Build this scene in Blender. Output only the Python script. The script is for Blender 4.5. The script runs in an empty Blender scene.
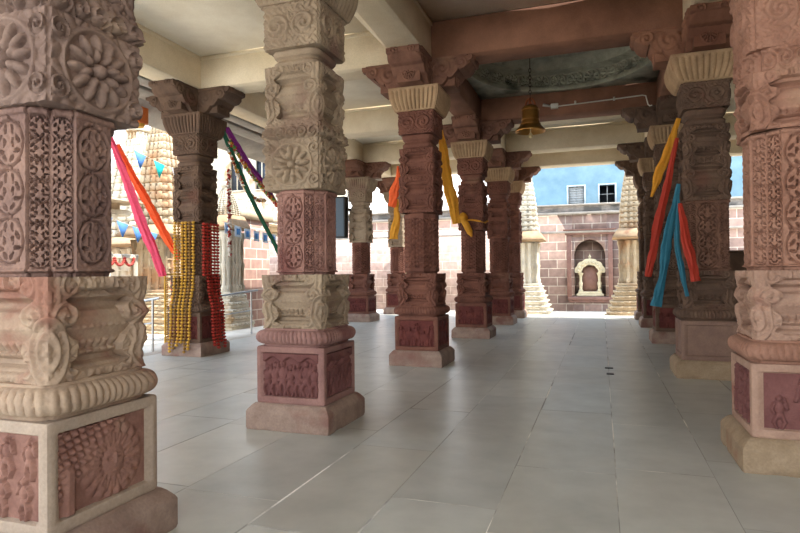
import bpy, math, random
import numpy as np
from mathutils import Vector, Matrix

# ---------------------------------------------------------------- camera, world, sun, exposure
scene = bpy.context.scene
COL = scene.collection
YAW, PITCH, ROLL, F = .3297, .0122, -.0092, 589.0
cy_, sy_, cp_, sp_, cr_, sr_ = math.cos(YAW), math.sin(YAW), math.cos(PITCH), math.sin(PITCH), math.cos(ROLL), math.sin(ROLL)
R0 = Vector((cy_, sy_, 0)); FW = Vector((-sy_*cp_, cy_*cp_, sp_)); U0 = Vector((sy_*sp_, -cy_*sp_, cp_))
RR = cr_*R0 + sr_*U0; UU = -sr_*R0 + cr_*U0
cam_data = bpy.data.cameras.new('camera'); cam = bpy.data.objects.new('camera', cam_data); COL.objects.link(cam)
M = Matrix.Identity(4)
for i in range(3):
    M[i][0], M[i][1], M[i][2] = RR[i], UU[i], -FW[i]
M[2][3] = 1.5
cam.matrix_world = M
cam_data.sensor_width = 36; cam_data.lens = F/800*36; cam_data.clip_end = 300
scene.camera = cam

world = bpy.data.worlds.new('world'); scene.world = world; world.use_nodes = True
wn = world.node_tree.nodes; wl = world.node_tree.links
bg = wn['Background']
wtc = wn.new('ShaderNodeTexCoord'); wsep = wn.new('ShaderNodeSeparateXYZ'); wr = wn.new('ShaderNodeValToRGB')
wl.new(wtc.outputs['Generated'], wsep.inputs[0]); wl.new(wsep.outputs['Z'], wr.inputs[0])
wr.color_ramp.elements[0].position = 0.0; wr.color_ramp.elements[0].color = (1.0, .97, .92, 1)
wr.color_ramp.elements[1].position = .6; wr.color_ramp.elements[1].color = (.62, .78, 1.0, 1)
wl.new(wr.outputs[0], bg.inputs['Color']); bg.inputs['Strength'].default_value = 1.9

def sun_lamp():
    l = bpy.data.lights.new('sun', 'SUN'); l.energy = 5.5; l.angle = .01; l.color = (1, .95, .86)
    o = bpy.data.objects.new('sun', l); COL.objects.link(o)
    d = Vector((.50, .16, 1.0)).normalized()          # direction towards the sun
    o.rotation_euler = d.to_track_quat('Z', 'Y').to_euler()
sun_lamp()
scene.view_settings.view_transform = 'Standard'; scene.view_settings.look = 'None'
scene.view_settings.gamma = 1; scene.view_settings.use_curve_mapping = False
scene.view_settings.exposure = 1.12
scene.cycles.max_bounces = 8; scene.cycles.diffuse_bounces = 6

# ---------------------------------------------------------------- layout numbers
XL, XR, XA, XE = -2.86, 1.42, -7.36, 5.70
Y1, Y2, Y3, Y4, Y5, Y6 = 2.47, 5.41, 9.50, 13.73, 17.45, 20.1
ZB, ZC, BW = 5.0, 5.60, .28                           # beam bottom, ceiling, beam half width

# ---------------------------------------------------------------- materials
def srgb(r, g, b):
    f = lambda c: (c/255/12.92) if c/255 <= .04045 else ((c/255+.055)/1.055)**2.4
    return (f(r), f(g), f(b), 1)
MATS = {}
def stone(name, a, b, scale=3., bump=.25, rough=.85, grain=60., spec=.25, c=None, camt=.5):
    if name in MATS: return MATS[name]
    m = bpy.data.materials.new(name); m.use_nodes = True; MATS[name] = m
    n = m.node_tree.nodes; l = m.node_tree.links; p = n['Principled BSDF']
    g = n.new('ShaderNodeNewGeometry')
    n1 = n.new('ShaderNodeTexNoise'); n1.inputs['Scale'].default_value = scale; n1.inputs['Detail'].default_value = 6; n1.inputs['Roughness'].default_value = .65
    l.new(g.outputs['Position'], n1.inputs['Vector'])
    r = n.new('ShaderNodeValToRGB'); r.color_ramp.elements[0].position = .34; r.color_ramp.elements[1].position = .66
    r.color_ramp.elements[0].color = srgb(*a); r.color_ramp.elements[1].color = srgb(*b)
    l.new(n1.outputs['Fac'], r.inputs[0]); last = r.outputs[0]
    if c:
        n3 = n.new('ShaderNodeTexNoise'); n3.inputs['Scale'].default_value = scale*.45; n3.inputs['Detail'].default_value = 8
        mp = n.new('ShaderNodeVectorMath'); mp.operation = 'ADD'; mp.inputs[1].default_value = (13.1, 7.7, 3.3)
        l.new(g.outputs['Position'], mp.inputs[0]); l.new(mp.outputs[0], n3.inputs['Vector'])
        r3 = n.new('ShaderNodeValToRGB'); r3.color_ramp.elements[0].position = camt; r3.color_ramp.elements[1].position = camt+.12
        l.new(n3.outputs['Fac'], r3.inputs[0])
        mx = n.new('ShaderNodeMixRGB'); l.new(r3.outputs[0], mx.inputs[0]); l.new(last, mx.inputs[1]); mx.inputs[2].default_value = srgb(*c); last = mx.outputs[0]
    n2 = n.new('ShaderNodeTexNoise'); n2.inputs['Scale'].default_value = grain; n2.inputs['Detail'].default_value = 4
    l.new(g.outputs['Position'], n2.inputs['Vector'])
    mul = n.new('ShaderNodeMixRGB'); mul.blend_type = 'MULTIPLY'; mul.inputs[0].default_value = .35
    l.new(last, mul.inputs[1]); l.new(n2.outputs['Fac'], mul.inputs[2])
    br = n.new('ShaderNodeBrightContrast'); br.inputs['Bright'].default_value = .0
    hs = n.new('ShaderNodeHueSaturation'); hs.inputs['Value'].default_value = 1.2; l.new(mul.outputs[0], hs.inputs['Color'])
    l.new(hs.outputs[0], p.inputs['Base Color'])
    p.inputs['Roughness'].default_value = rough; p.inputs['Specular IOR Level'].default_value = spec
    bp = n.new('ShaderNodeBump'); bp.inputs['Strength'].default_value = bump; bp.inputs['Distance'].default_value = .012
    l.new(n2.outputs['Fac'], bp.inputs['Height']); l.new(bp.outputs[0], p.inputs['Normal'])
    return m
def plain(name, col, rough=.6, metal=0, bump=0, trans=0):
    if name in MATS: return MATS[name]
    m = bpy.data.materials.new(name); m.use_nodes = True; MATS[name] = m
    n = m.node_tree.nodes; l = m.node_tree.links; p = n['Principled BSDF']
    t = n.new('ShaderNodeTexNoise'); t.inputs['Scale'].default_value = 25; t.inputs['Detail'].default_value = 3
    g = n.new('ShaderNodeNewGeometry'); l.new(g.outputs['Position'], t.inputs['Vector'])
    mx = n.new('ShaderNodeMixRGB'); mx.blend_type = 'MULTIPLY'; mx.inputs[0].default_value = .3
    mx.inputs[1].default_value = srgb(*col); l.new(t.outputs['Fac'], mx.inputs[2])
    hs = n.new('ShaderNodeHueSaturation'); hs.inputs['Value'].default_value = 1.17; l.new(mx.outputs[0], hs.inputs['Color'])
    l.new(hs.outputs[0], p.inputs['Base Color'])
    p.inputs['Roughness'].default_value = rough; p.inputs['Metallic'].default_value = metal
    if trans:
        tr = n.new('ShaderNodeBsdfTranslucent'); l.new(hs.outputs[0], tr.inputs[0])
        ms = n.new('ShaderNodeMixShader'); ms.inputs[0].default_value = trans
        l.new(p.outputs[0], ms.inputs[1]); l.new(tr.outputs[0], ms.inputs[2]); l.new(ms.outputs[0], n['Material Output'].inputs[0])
    return m

# stone colours (each is the stone's own colour)
S = dict(
 p1_top=stone('mauve_grey_sandstone', (116, 96, 88), (148, 126, 114), 2.5, c=(164, 144, 120), camt=.62),
 p1_shaft=stone('mauve_brown_sandstone', (112, 88, 82), (144, 116, 104), 2.5, c=(156, 130, 96), camt=.58),
 p1_vase=stone('buff_weathered_sandstone', (150, 128, 110), (174, 152, 130), 5, c=(146, 106, 90), camt=.52),
 p1_block=stone('buff_frame_sandstone', (158, 140, 124), (178, 160, 142), 3),
 p1_panel=stone('rose_carved_sandstone', (124, 88, 78), (152, 114, 100), 5, c=(170, 144, 124), camt=.6),
 plinth=stone('buff_plinth_sandstone', (136, 114, 102), (160, 138, 124), 5, c=(128, 94, 84), camt=.55),
 p2_top=stone('tan_weathered_sandstone', (134, 116, 98), (160, 142, 120), 3, c=(124, 98, 86), camt=.60),
 p2_shaft=stone('rose_red_sandstone', (134, 98, 90), (160, 122, 110), 3, c=(120, 78, 72), camt=.6),
 p2_block=stone('dusty_red_sandstone', (130, 96, 90), (152, 116, 108), 3, c=(112, 70, 68), camt=.6),
 p2_panel=stone('deep_red_sandstone', (98, 60, 58), (120, 80, 76), 5),
 r1=stone('warm_pink_sandstone', (136, 98, 82), (158, 120, 102), 2.5, c=(166, 138, 114), camt=.6),
 r1block=stone('pale_pink_sandstone', (146, 116, 100), (172, 142, 124), 4, c=(140, 98, 84), camt=.58),
 red=stone('dark_red_sandstone', (98, 63, 53), (124, 83, 69), 3.5, c=(142, 108, 88), camt=.63),
 redpanel=stone('maroon_sandstone', (84, 42, 40), (108, 58, 52), 6),
 brown=stone('brown_sandstone', (86, 68, 57), (110, 88, 73), 3, c=(100, 70, 58), camt=.6),
 r2shaft=stone('dark_rose_sandstone', (100, 72, 60), (124, 92, 76), 3),
 r2block=stone('dull_mauve_sandstone', (118, 94, 84), (138, 112, 98), 3),
 bracket=stone('brown_bracket_sandstone', (98, 68, 56), (126, 90, 74), 4, c=(142, 108, 86), camt=.62),
 fluted=stone('pale_buff_sandstone', (150, 124, 96), (174, 146, 114), 5, c=(140, 106, 82), camt=.6),
 yplinth=stone('yellow_buff_plinth_stone', (138, 118, 94), (156, 136, 112), 5, c=(140, 102, 80), camt=.62),
 cream=stone('cream_ceiling_stone', (222, 210, 188), (238, 229, 210), 1.2, bump=.08, c=(214, 190, 158), camt=.64),
 cream2=stone('cream_beam_stone', (212, 196, 166), (228, 214, 188), 1.5, bump=.08, c=(202, 172, 134), camt=.66),
 lintel=stone('brown_lintel_stone', (116, 80, 62), (142, 101, 80), 1.6, bump=.15, c=(104, 68, 53), camt=.56),
 dome=stone('grey_green_dome_stone', (150, 150, 134), (184, 182, 164), 4, c=(106, 108, 96), camt=.55),
 outer=stone('sunlit_cream_sandstone', (168, 148, 120), (196, 178, 150), 2, c=(176, 136, 100), camt=.56),
 white=stone('whitewashed_stone', (192, 182, 162), (216, 208, 190), 3, c=(176, 150, 116), camt=.58),
 eave=stone('grey_eave_stone', (140, 134, 126), (170, 162, 152), 2),
)

# ---------------------------------------------------------------- mesh helpers
def mesh_from(name, V, Fc, smooth=True, ang=40):
    me = bpy.data.meshes.new(name)
    V = np.asarray(V, dtype=np.float32); Fc = np.asarray(Fc, dtype=np.int32)
    me.from_pydata(V.tolist(), [], Fc.tolist()) if len(Fc) < 1 else None
    if len(Fc):
        me.vertices.add(len(V)); me.vertices.foreach_set('co', V.ravel())
        k = Fc.shape[1]
        me.loops.add(Fc.size); me.loops.foreach_set('vertex_index', Fc.ravel())
        me.polygons.add(len(Fc)); me.polygons.foreach_set('loop_start', np.arange(0, Fc.size, k, dtype=np.int32))
        me.update(calc_edges=True); me.validate()
    if smooth:
        me.polygons.foreach_set('use_smooth', [True]*len(me.polygons))
        me.set_sharp_from_angle(angle=math.radians(ang))
    return me
def loft_data(P, closed=True, caps=True):
    """P[nz, nu, 3] -> verts, quads"""
    nz, nu, _ = P.shape
    V = P.reshape(-1, 3); i = np.arange(nz-1)[:, None]*nu; j = np.arange(nu if closed else nu-1)[None, :]
    j2 = (j+1) % nu
    Q = np.stack([i+j, i+j2, i+nu+j2, i+nu+j], -1).reshape(-1, 4)
    if caps and closed:
        c0, c1 = len(V), len(V)+1
        V = np.vstack([V, P[0].mean(0), P[-1].mean(0)])
        jj = np.arange(0, nu); k = (jj+1) % nu
        # degenerate-free caps: quads over pairs of edges
        if nu % 2 == 0:
            a = np.arange(0, nu, 2)
            q0 = np.stack([np.full_like(a, c0), (a+2) % nu, a+1, a], -1)
            b = (nz-1)*nu
            q1 = np.stack([np.full_like(a, c1), b+a, b+a+1, b+(a+2) % nu], -1)
            Q = np.vstack([Q, q0, q1])
    return V, Q
def link(name, me, mat=None, parent=None, loc=None):
    o = bpy.data.objects.new(name, me); COL.objects.link(o)
    if mat is not None:
        if len(me.materials) == 0: me.materials.append(mat)
        o.material_slots[0].link = 'OBJECT'; o.material_slots[0].material = mat
    if parent: o.parent = parent
    if loc: o.location = loc
    return o
def thing(name, label, cat, loc=(0, 0, 0), rz=0, group=None):
    o = bpy.data.objects.new(name, None); COL.objects.link(o); o.empty_display_size = .1
    o.location = loc; o.rotation_euler = (0, 0, rz); o['label'] = label; o['category'] = cat
    o['kind'] = 'thing'
    if group: o['group'] = group
    return o
def tag(o, label, cat, group=None, kind=None):
    o['label'] = label; o['category'] = cat
    if group: o['group'] = group
    if kind: o['kind'] = kind
    return o
class MB:
    """collects boxes, tubes and lofts, links them as one mesh"""
    def __init__(s): s.V = []; s.Q = []; s.n = 0
    def add(s, V, Q):
        V = np.asarray(V, float); Q = np.asarray(Q, int)
        s.V.append(V); s.Q.append(Q+s.n); s.n += len(V); return s
    def box(s, x0, x1, y0, y1, z0, z1, bev=0, rot=None, org=None):
        if bev <= 0:
            V = np.array([[x, y, z] for z in (z0, z1) for y in (y0, y1) for x in (x0, x1)], float)
            Q = [[0,2,3,1],[4,5,7,6],[0,1,5,4],[2,6,7,3],[0,4,6,2],[1,3,7,5]]
        else:
            cx, cy, hx, hy = (x0+x1)/2, (y0+y1)/2, (x1-x0)/2, (y1-y0)/2
            rings = []
            for z, k in ((z0, bev), (z0+bev, 0), (z1-bev, 0), (z1, bev)):
                a, b = hx-k, hy-k; c = bev*.7
                rings.append([[cx-a+c,cy-b,z],[cx+a-c,cy-b,z],[cx+a,cy-b+c,z],[cx+a,cy+b-c,z],[cx+a-c,cy+b,z],[cx-a+c,cy+b,z],[cx-a,cy+b-c,z],[cx-a,cy-b+c,z]])
            V, Q = loft_data(np.array(rings))
        if rot is not None:
            o_ = np.array(org if org is not None else (0, 0, 0)); V = (V-o_) @ np.array(rot).T + o_
        return s.add(V, Q)
    def tube(s, pts, r, n=8, caps=True):
        pts = np.array(pts, float); m = len(pts)
        r = np.full(m, r) if np.isscalar(r) else np.array(r)
        T = np.gradient(pts, axis=0); T /= np.linalg.norm(T, axis=1)[:, None]+1e-9
        up = np.array([0, 0, 1.]) if abs(T[0][2]) < .9 else np.array([1., 0, 0])
        rings = []
        for i in range(m):
            a = np.cross(T[i], up); a /= np.linalg.norm(a)+1e-9; b = np.cross(a, T[i]); 
            th = np.arange(n)*2*math.pi/n
            rings.append(pts[i]+r[i]*(np.cos(th)[:, None]*a+np.sin(th)[:, None]*b)); up = b
        V, Q = loft_data(np.array(rings), caps=caps); return s.add(V, Q)
    def lathe(s, prof, n=24, c=(0, 0, 0)):
        th = np.arange(n)*2*math.pi/n
        P = np.array([[[c[0]+r*math.cos(t), c[1]+r*math.sin(t), c[2]+z] for t in th] for r, z in prof])
        V, Q = loft_data(P); return s.add(V, Q)
    def build(s, name, mat, parent=None, loc=None, smooth=True, ang=40):
        return link(name, mesh_from(name, np.vstack(s.V), np.vstack(s.Q), smooth, ang), mat, parent, loc)

# ---------------------------------------------------------------- relief vocabulary (heights in metres over x,z in metres)
def seg(X, Z, x1, z1, x2, z2, r):
    dx, dz = x2-x1, z2-z1; L = dx*dx+dz*dz+1e-12
    t = np.clip(((X-x1)*dx+(Z-z1)*dz)/L, 0, 1)
    d = np.hypot(X-x1-t*dx, Z-z1-t*dz)/r
    return np.sqrt(np.clip(1-d*d, 0, 1))
def blob(X, Z, cx, cz, rx, rz, rot=0):
    c, s = math.cos(rot), math.sin(rot); a = ((X-cx)*c+(Z-cz)*s)/rx; b = (-(X-cx)*s+(Z-cz)*c)/rz
    return np.sqrt(np.clip(1-a*a-b*b, 0, 1))
def scroll(X, Z, cx, cz, R, hand=1, turns=1.6, ph=0.):
    dx, dz = (X-cx)*hand, Z-cz; r = np.hypot(dx, dz)/R; th = np.arctan2(dz, dx)+ph
    h = .5+.5*np.cos(th-turns*2*math.pi*r)
    h = np.maximum(h**.8, np.exp(-(r/.16)**2)*1.2)
    return h*(1/(1+np.exp((r-1)*22)))
def ring(X, Z, cx, cz, R, w):
    return np.exp(-((np.hypot(X-cx, Z-cz)-R)/w)**2)
def leaves(X, Z, cx, cz, R, n, ph=0, l=.34, w=.13):
    h = np.zeros_like(X)
    for k in range(n):
        a = ph+k*2*math.pi/n
        h = np.maximum(h, blob(X, Z, cx+R*.66*math.cos(a), cz+R*.66*math.sin(a), R*l, R*w, a))
    return h
def filigree(X, Z, k):
    a = np.sin(k*X+1.7*np.sin(k*.8*Z)); b = np.cos(k*Z+1.7*np.sin(k*.9*X)); return np.abs(a*b)**.5
def sm(a, b, x):
    t = np.clip((x-a)/(b-a), 0, 1); return t*t*(3-2*t)
def vine(X, Z, hw, z0, z1, amp=.018, cols=1, seed=0):
    """running vine: alternating leaf scrolls on each column"""
    rnd = random.Random(seed); h = np.zeros_like(X); cw = 2*hw/cols; R = cw*.44
    n = max(1, int(round((z1-z0)/(R*2.05)))); pz = (z1-z0)/n
    for c in range(cols):
        cx = -hw+cw*(c+.5)
        for k in range(n):
            cz = z0+pz*(k+.5); hd = 1 if (k+c) % 2 else -1
            h = np.maximum(h, scroll(X, Z, cx, cz, R, hd, 1.4, rnd.random()*.8))
            h = np.maximum(h, .8*ring(X, Z, cx, cz, R, R*.13))
            for e in (-1, 1):
                h = np.maximum(h, .7*blob(X, Z, cx+e*cw*.40, cz+pz*.5, R*.25, R*.45, e*.6))
    return amp*h
def cuts(X, Z, hw, z0, z1, depth=.016, seed=0, R=None, cols=1):
    """flat face with leaf shaped cuts laid out in mirrored scroll medallions"""
    rnd = random.Random(seed); h = np.zeros_like(X); cw = 2*hw/cols; R = R or cw*.46
    n = max(1, int(round((z1-z0)/(R*1.7)))); pz = (z1-z0)/n
    for c in range(cols):
        cx = -hw+cw*(c+.5)
        for k in range(n):
            cz = z0+pz*(k+.5)
            h = np.maximum(h, .55*ring(X, Z, cx, cz, R*.92, R*.05))
            for e in (-1, 1):
                for a, rr, l, w, tl in ((.35, .62, .22, .085, 1.1), (1.15, .60, .20, .08, .5), (1.9-1.57, .28, .13, .07, -.4), (-.45, .62, .22, .085, -1.1), (-1.2, .62, .19, .08, -.5), (-.2, .30, .1, .06, .5), (.85, .98, .13, .06, .9), (-.85, .98, .13, .06, -.9)):
                    a_ = a+rnd.uniform(-.1, .1)
                    h = np.maximum(h, blob(X, Z, cx+e*R*rr*math.cos(a_), cz+R*rr*math.sin(a_), R*l, R*w, e*(tl+1.2)))
            h = np.maximum(h, blob(X, Z, cx, cz+pz*.5, R*.07, R*.16))
    return -depth*h
def lotus(X, Z, cx, cz, R):
    h = .5*ring(X, Z, cx, cz, R, R*.09)+0*X
    h = np.maximum(h, .9*leaves(X, Z, cx, cz, R*.95, 12, .1, .33, .14))
    h = np.maximum(h, leaves(X, Z, cx, cz, R*.62, 8, .3, .33, .2))
    return np.maximum(h, 1.1*blob(X, Z, cx, cz, R*.2, R*.2))
def figure(X, Z, cx, z0, H, seed=0):
    r = random.Random(seed); s = H; h = blob(X, Z, cx, z0+.88*s, .085*s, .1*s)
    h = np.maximum(h, blob(X, Z, cx, z0+.62*s, .13*s, .18*s)); h = np.maximum(h, .95*blob(X, Z, cx, z0+.42*s, .12*s, .13*s))
    k = r.choice((-1, 1)); b = r.uniform(.02, .1)*s
    for e in (-1, 1):
        h = np.maximum(h, .85*seg(X, Z, cx+e*.05*s, z0+.42*s, cx+e*(.06*s+b), z0+.2*s, .055*s)); h = np.maximum(h, .8*seg(X, Z, cx+e*(.06*s+b), z0+.2*s, cx+e*.06*s, z0+.01*s, .045*s))
        up = .3 if e == k else -.12
        h = np.maximum(h, .8*seg(X, Z, cx+e*.12*s, z0+.74*s, cx+e*.2*s, z0+.58*s, .045*s)); h = np.maximum(h, .8*seg(X, Z, cx+e*.2*s, z0+.58*s, cx+e*.13*s, z0+(.58+up)*s, .04*s))
    return h
def elephant(X, Z, cx, z0, H, d=1):
    s = H; h = blob(X, Z, cx, z0+.58*s, .42*s, .3*s)
    h = np.maximum(h, blob(X, Z, cx+d*.42*s, z0+.66*s, .2*s, .22*s)); h = np.maximum(h, 1.1*blob(X, Z, cx+d*.33*s, z0+.66*s, .1*s, .16*s))
    h = np.maximum(h, seg(X, Z, cx+d*.56*s, z0+.6*s, cx+d*.62*s, z0+.25*s, .07*s)); h = np.maximum(h, .8*seg(X, Z, cx+d*.62*s, z0+.25*s, cx+d*.72*s, z0+.2*s, .05*s))
    for a in (-.3, -.12, .12, .28): h = np.maximum(h, .85*seg(X, Z, cx+a*s, z0+.4*s, cx+a*s, z0+.02*s, .09*s))
    return np.maximum(h, .9*seg(X, Z, cx, z0+.85*s, cx, z0+1.0*s, .07*s))
def panel_h(kind, X, Z, hw, H):
    """X in -hw..hw, Z in 0..H"""
    if kind == 'dancers':
        h = np.zeros_like(X); n = 7
        for k in range(n): h = np.maximum(h, figure(X, Z, -hw+2*hw*(k+.5)/n, .02*H, H*(.74+.05*((k*7) % 3)), k))
        top = .86*H+.055*H*np.cos(X/hw*3*math.pi)*1
        h = np.maximum(h, .9*sm(-.012, .006, Z-top)); return .026*h
    if kind == 'crowd':
        h = np.zeros_like(X)
        for j in range(2):
            for k in range(4): h = np.maximum(h, figure(X, Z, -hw+2*hw*(k+.5+.25*(j-.5))/4, .02*H+.46*H*j, H*.5, k+9*j))
        return .03*h
    if kind == 'sun':
        cx, cz = hw*.16, H*.46; R = hw*.66
        r = np.hypot(X-cx, Z-cz)/R; th = np.arctan2(Z-cz, X-cx)
        pet = (np.abs(np.cos(th*9))**.6)*sm(1.12, .9, r)*sm(.40, .55, r)
        h = .6*pet+0*X
        h = np.maximum(h, .62*(np.abs(np.sin(th*9))**.6)*sm(.86, .7, r)*sm(.35, .45, r))
        h = np.maximum(h, .95*blob(X, Z, cx, cz, R*.42, R*.52)); h = np.maximum(h, 1.15*seg(X, Z, cx, cz+R*.18, cx, cz-R*.06, R*.09))
        h = np.maximum(h, 1.1*blob(X, Z, cx, cz-R*.26, R*.16, R*.06)); h -= .35*blob(X, Z, cx-R*.17, cz+R*.1, R*.09, R*.05)+.35*blob(X, Z, cx+R*.17, cz+R*.1, R*.09, R*.05)
        h = np.maximum(h, .7*leaves(X, Z, cx, cz-R*.95, R*.75, 7, math.pi*.5, .35, .15)*(Z < cz-R*.4))
        h = np.maximum(h, .9*sm(.16, .05, np.abs(X+hw*.78+.0)/hw-.10*np.abs(Z/H-.3)*0)*sm(.62*H, .5*H, Z))      # tree trunk
        h = np.maximum(h, .85*np.abs(np.sin(X*70+Z*22)*np.sin(Z*75-X*18))*sm(-.1, .12, (Z/H-.50)-(X/hw+.35)*.55))
        return .03*h
    if kind == 'elephants':
        h = elephant(X, Z, -hw*.38, .02*H, H*.66, 1); h = np.maximum(h, .9*elephant(X, Z, hw*.42, .02*H, H*.55, -1)); h = np.maximum(h, figure(X, Z, -hw*.86, .0, H*.8, 3)); h = np.maximum(h, figure(X, Z, hw*.02, .38*H, H*.55, 4)); h = np.maximum(h, figure(X, Z, hw*.9, 0, H*.85, 6))
        return .026*h
    if kind == 'deity':
        h = figure(X, Z, 0, 0, H*.9, 2); h = np.maximum(h, figure(X, Z, -hw*.62, 0, H*.62, 5)); h = np.maximum(h, figure(X, Z, hw*.62, 0, H*.62, 8)); h = np.maximum(h, .6*ring(X, Z, 0, H*.8, H*.17, .01)); return .028*h
    return 0*X

# ---------------------------------------------------------------- square / octagonal section with relief
def face_dirs():
    return [(0, 1, 0), (1, 0, 1), (0, -1, 2), (-1, 0, 3)]
ROT4 = [np.array([[math.cos(a), -math.sin(a)], [math.sin(a), math.cos(a)]]) for a in (0, math.pi/2, math.pi, -math.pi/2)]
def oct_depth(s, kind):
    """point on the -Y face of a unit outline, s in -1..1 -> x,y"""
    if kind == 'square': return s, -np.ones_like(s)
    th = s*math.pi/4
    if kind == 'round': return np.sin(th), -np.cos(th)
    if kind == 'oct':
        a = np.abs(th); r = np.where(a < math.pi/8, 1/np.cos(a), 1/np.cos(math.pi/4-a)); return r*np.sin(th), -r*np.cos(th)
    if kind == 'soft':   # rounded square
        e = 6.; r = (np.abs(np.cos(th))**e+np.abs(np.sin(th))**e)**(-1/e); return r*np.sin(th), -r*np.cos(th)
    if kind == 'step':   # redented: wide central face, two steps back to each corner
        x, y = s.copy(), -np.ones_like(s); a = np.abs(s)
        y = np.where(a > .62, -.93, y); x = np.where(a > .9, np.sign(s)*.93, x*1.0); return np.clip(x, -.93, .93), y
REL = 1.4
def section(name, z0, z1, nz, ns, hw, kind='square', relief=None, prof=None, bevel=.006):
    """prof(t)-> half width multiplier ; relief(X,Z,face) -> outward displacement"""
    s = np.linspace(-1, 1, ns+1)[:-1]
    zs = np.linspace(z0, z1, nz)
    rows = []
    t = (zs-z0)/(z1-z0)
    w = hw*np.array([prof(q) if prof else 1. for q in t])
    # small bevel at the top and bottom edges
    w = w-bevel*np.exp(-((zs-z0)/.006))-bevel*np.exp(-((z1-zs)/.006))
    quads = []
    for f in range(4):
        bx, by = oct_depth(s, kind)
        if kind == 'square':            # tiny chamfer of the arris
            pass
        X, Z = np.meshgrid(s*hw, zs)
        d = np.zeros_like(X) if relief is None else REL*relief(X, Z, f)
        edge = sm(1.0, .93, np.abs(X)/hw)
        d = d*edge-.006*(1-edge)
        P = np.stack([bx[None, :]*w[:, None], by[None, :]*w[:, None]], -1)*(1+d/np.maximum(w[:, None], 1e-3))[..., None]
        P = P @ ROT4[f].T
        quads.append(np.concatenate([P, Z[..., None]], -1))
    P = np.concatenate(quads, 1)
    V, Q = loft_data(P)
    return mesh_from(name, V, Q, True, 48)

def interp(pts):
    xs = [a for a, b in pts]; ys = [b for a, b in pts]
    return lambda t: float(np.interp(t, xs, ys))

# ---------------------------------------------------------------- pillar part meshes
MESH = {}
def cached(key, fn):
    if key not in MESH: MESH[key] = fn()
    return MESH[key]
def m_plinth(hw):
    rnd = random.Random(int(hw*1000))
    def rel(X, Z, f):
        h = -.012*blob(X, Z, hw*.9, .25, .06, .03)-.01*blob(X, Z, -hw*.5, .0, .09, .03)
        return h
    return section('plinth', 0, .25, 14, 20, hw, relief=rel, prof=interp([(0, 1.0), (.70, 1), (.78, .975), (1, .87)]))
def m_block(hw=.37, frame=.055, z0=.25, z1=.80):
    def rel(X, Z, f):
        inside = sm(hw-frame+.004, hw-frame-.004, np.abs(X))*sm(z0+.06, z0+.07, Z)*sm(z1-.055, z1-.065, Z)
        return -.03/REL*inside
    return section('pedestal_block', z0, z1, 72, 56, hw, relief=rel)
def m_panel(kind, hw=.37, frame=.055, z0=.25, z1=.80, res=110):
    w = hw-frame-.003; a, b = z0+.067, z1-.062
    x = np.linspace(-w, w, res); z = np.linspace(a, b, int(res*.75)); X, Z = np.meshgrid(x, z)
    h = panel_h(kind, X, Z-a, w*.95, b-a)*sm(w, w*.94, np.abs(X))
    y = -(hw-.027)-h
    P = np.stack([X, y, Z], -1)
    P[0, :, 1] = P[-1, :, 1] = -(hw-.045); P[:, 0, 1] = P[:, -1, 1] = -(hw-.045)
    V, Q = loft_data(P, closed=False)
    return mesh_from('carved_panel', V, Q, True, 50)
def m_moulding(z0=.80, z1=.975, hw=.415, pitch=.055, round_=False):
    def prof(t):
        if t < .12: return .84
        u = (t-.12)/.78
        if u > 1: return .84
        return .84+.16*math.sqrt(max(0, 1-(2*u-1)**2))**.9
    def rel(X, Z, f):
        t = (Z-z0)/(z1-z0)
        return -.012*(1-np.abs(np.cos(math.pi*(X+(t-.5)*.02)/pitch))**.5)*sm(.1, .3, t)*sm(.95, .8, t)
    return section('lotus_moulding', z0, z1, 26, 120, hw, 'soft' if not round_ else 'round', relief=rel, prof=prof)
def pot_profile():
    return interp([(0, 1.0), (.08, 1.0), (.085, .93), (.12, .90), (.15, .78), (.2, .76), (.22, .86), (.26, .86), (.28, .80), (.36, .9), (.48, .985), (.6, 1.0), (.66, .96), (.69, .84), (.74, .80), (.77, .86), (.80, .97), (.84, .95), (.86, .93), (.88, 1.02), (1, 1.03)])
def m_pot(z0, z1, hw, hi=True, kind='soft', seed=0):
    H = z1-z0; pp = pot_profile()
    def rel(X, Z, f):
        t = (Z-z0)/H; h = np.zeros_like(X)
        # leaf fringe on the top slab
        if hi:
            n = 9; pit = 2*hw/n; ph = (X/pit) % 1-.5
            h += .012*(np.abs(np.cos(math.pi*X/pit*2))**.6)*sm(.86, .89, t)
            h += .012*sm(.5, .2, np.abs((t-.5)/.05))*np.abs(np.cos(X*60))*.6
            h += .010*scroll(X, Z, hw*.38, z0+.94*H, .07*H/.5, 1)+.010*scroll(X, Z, -hw*.38, z0+.94*H, .07*H/.5, -1)
            h += .012*(np.abs(np.sin(X*48))**.5)*sm(.22, .25, t)*sm(.38, .34, t)+.010*filigree(X, Z, 42)*(sm(.87, .90, t)+sm(.09, .05, t))+.008*np.cos((t-.5)*60)*sm(.42, .46, t)*sm(.62, .58, t)*0
        return h
    return section('carved_pot', z0, z1, int(H/.0065), 56 if hi else 28, hw*.97, kind, relief=rel, prof=pp)
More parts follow.
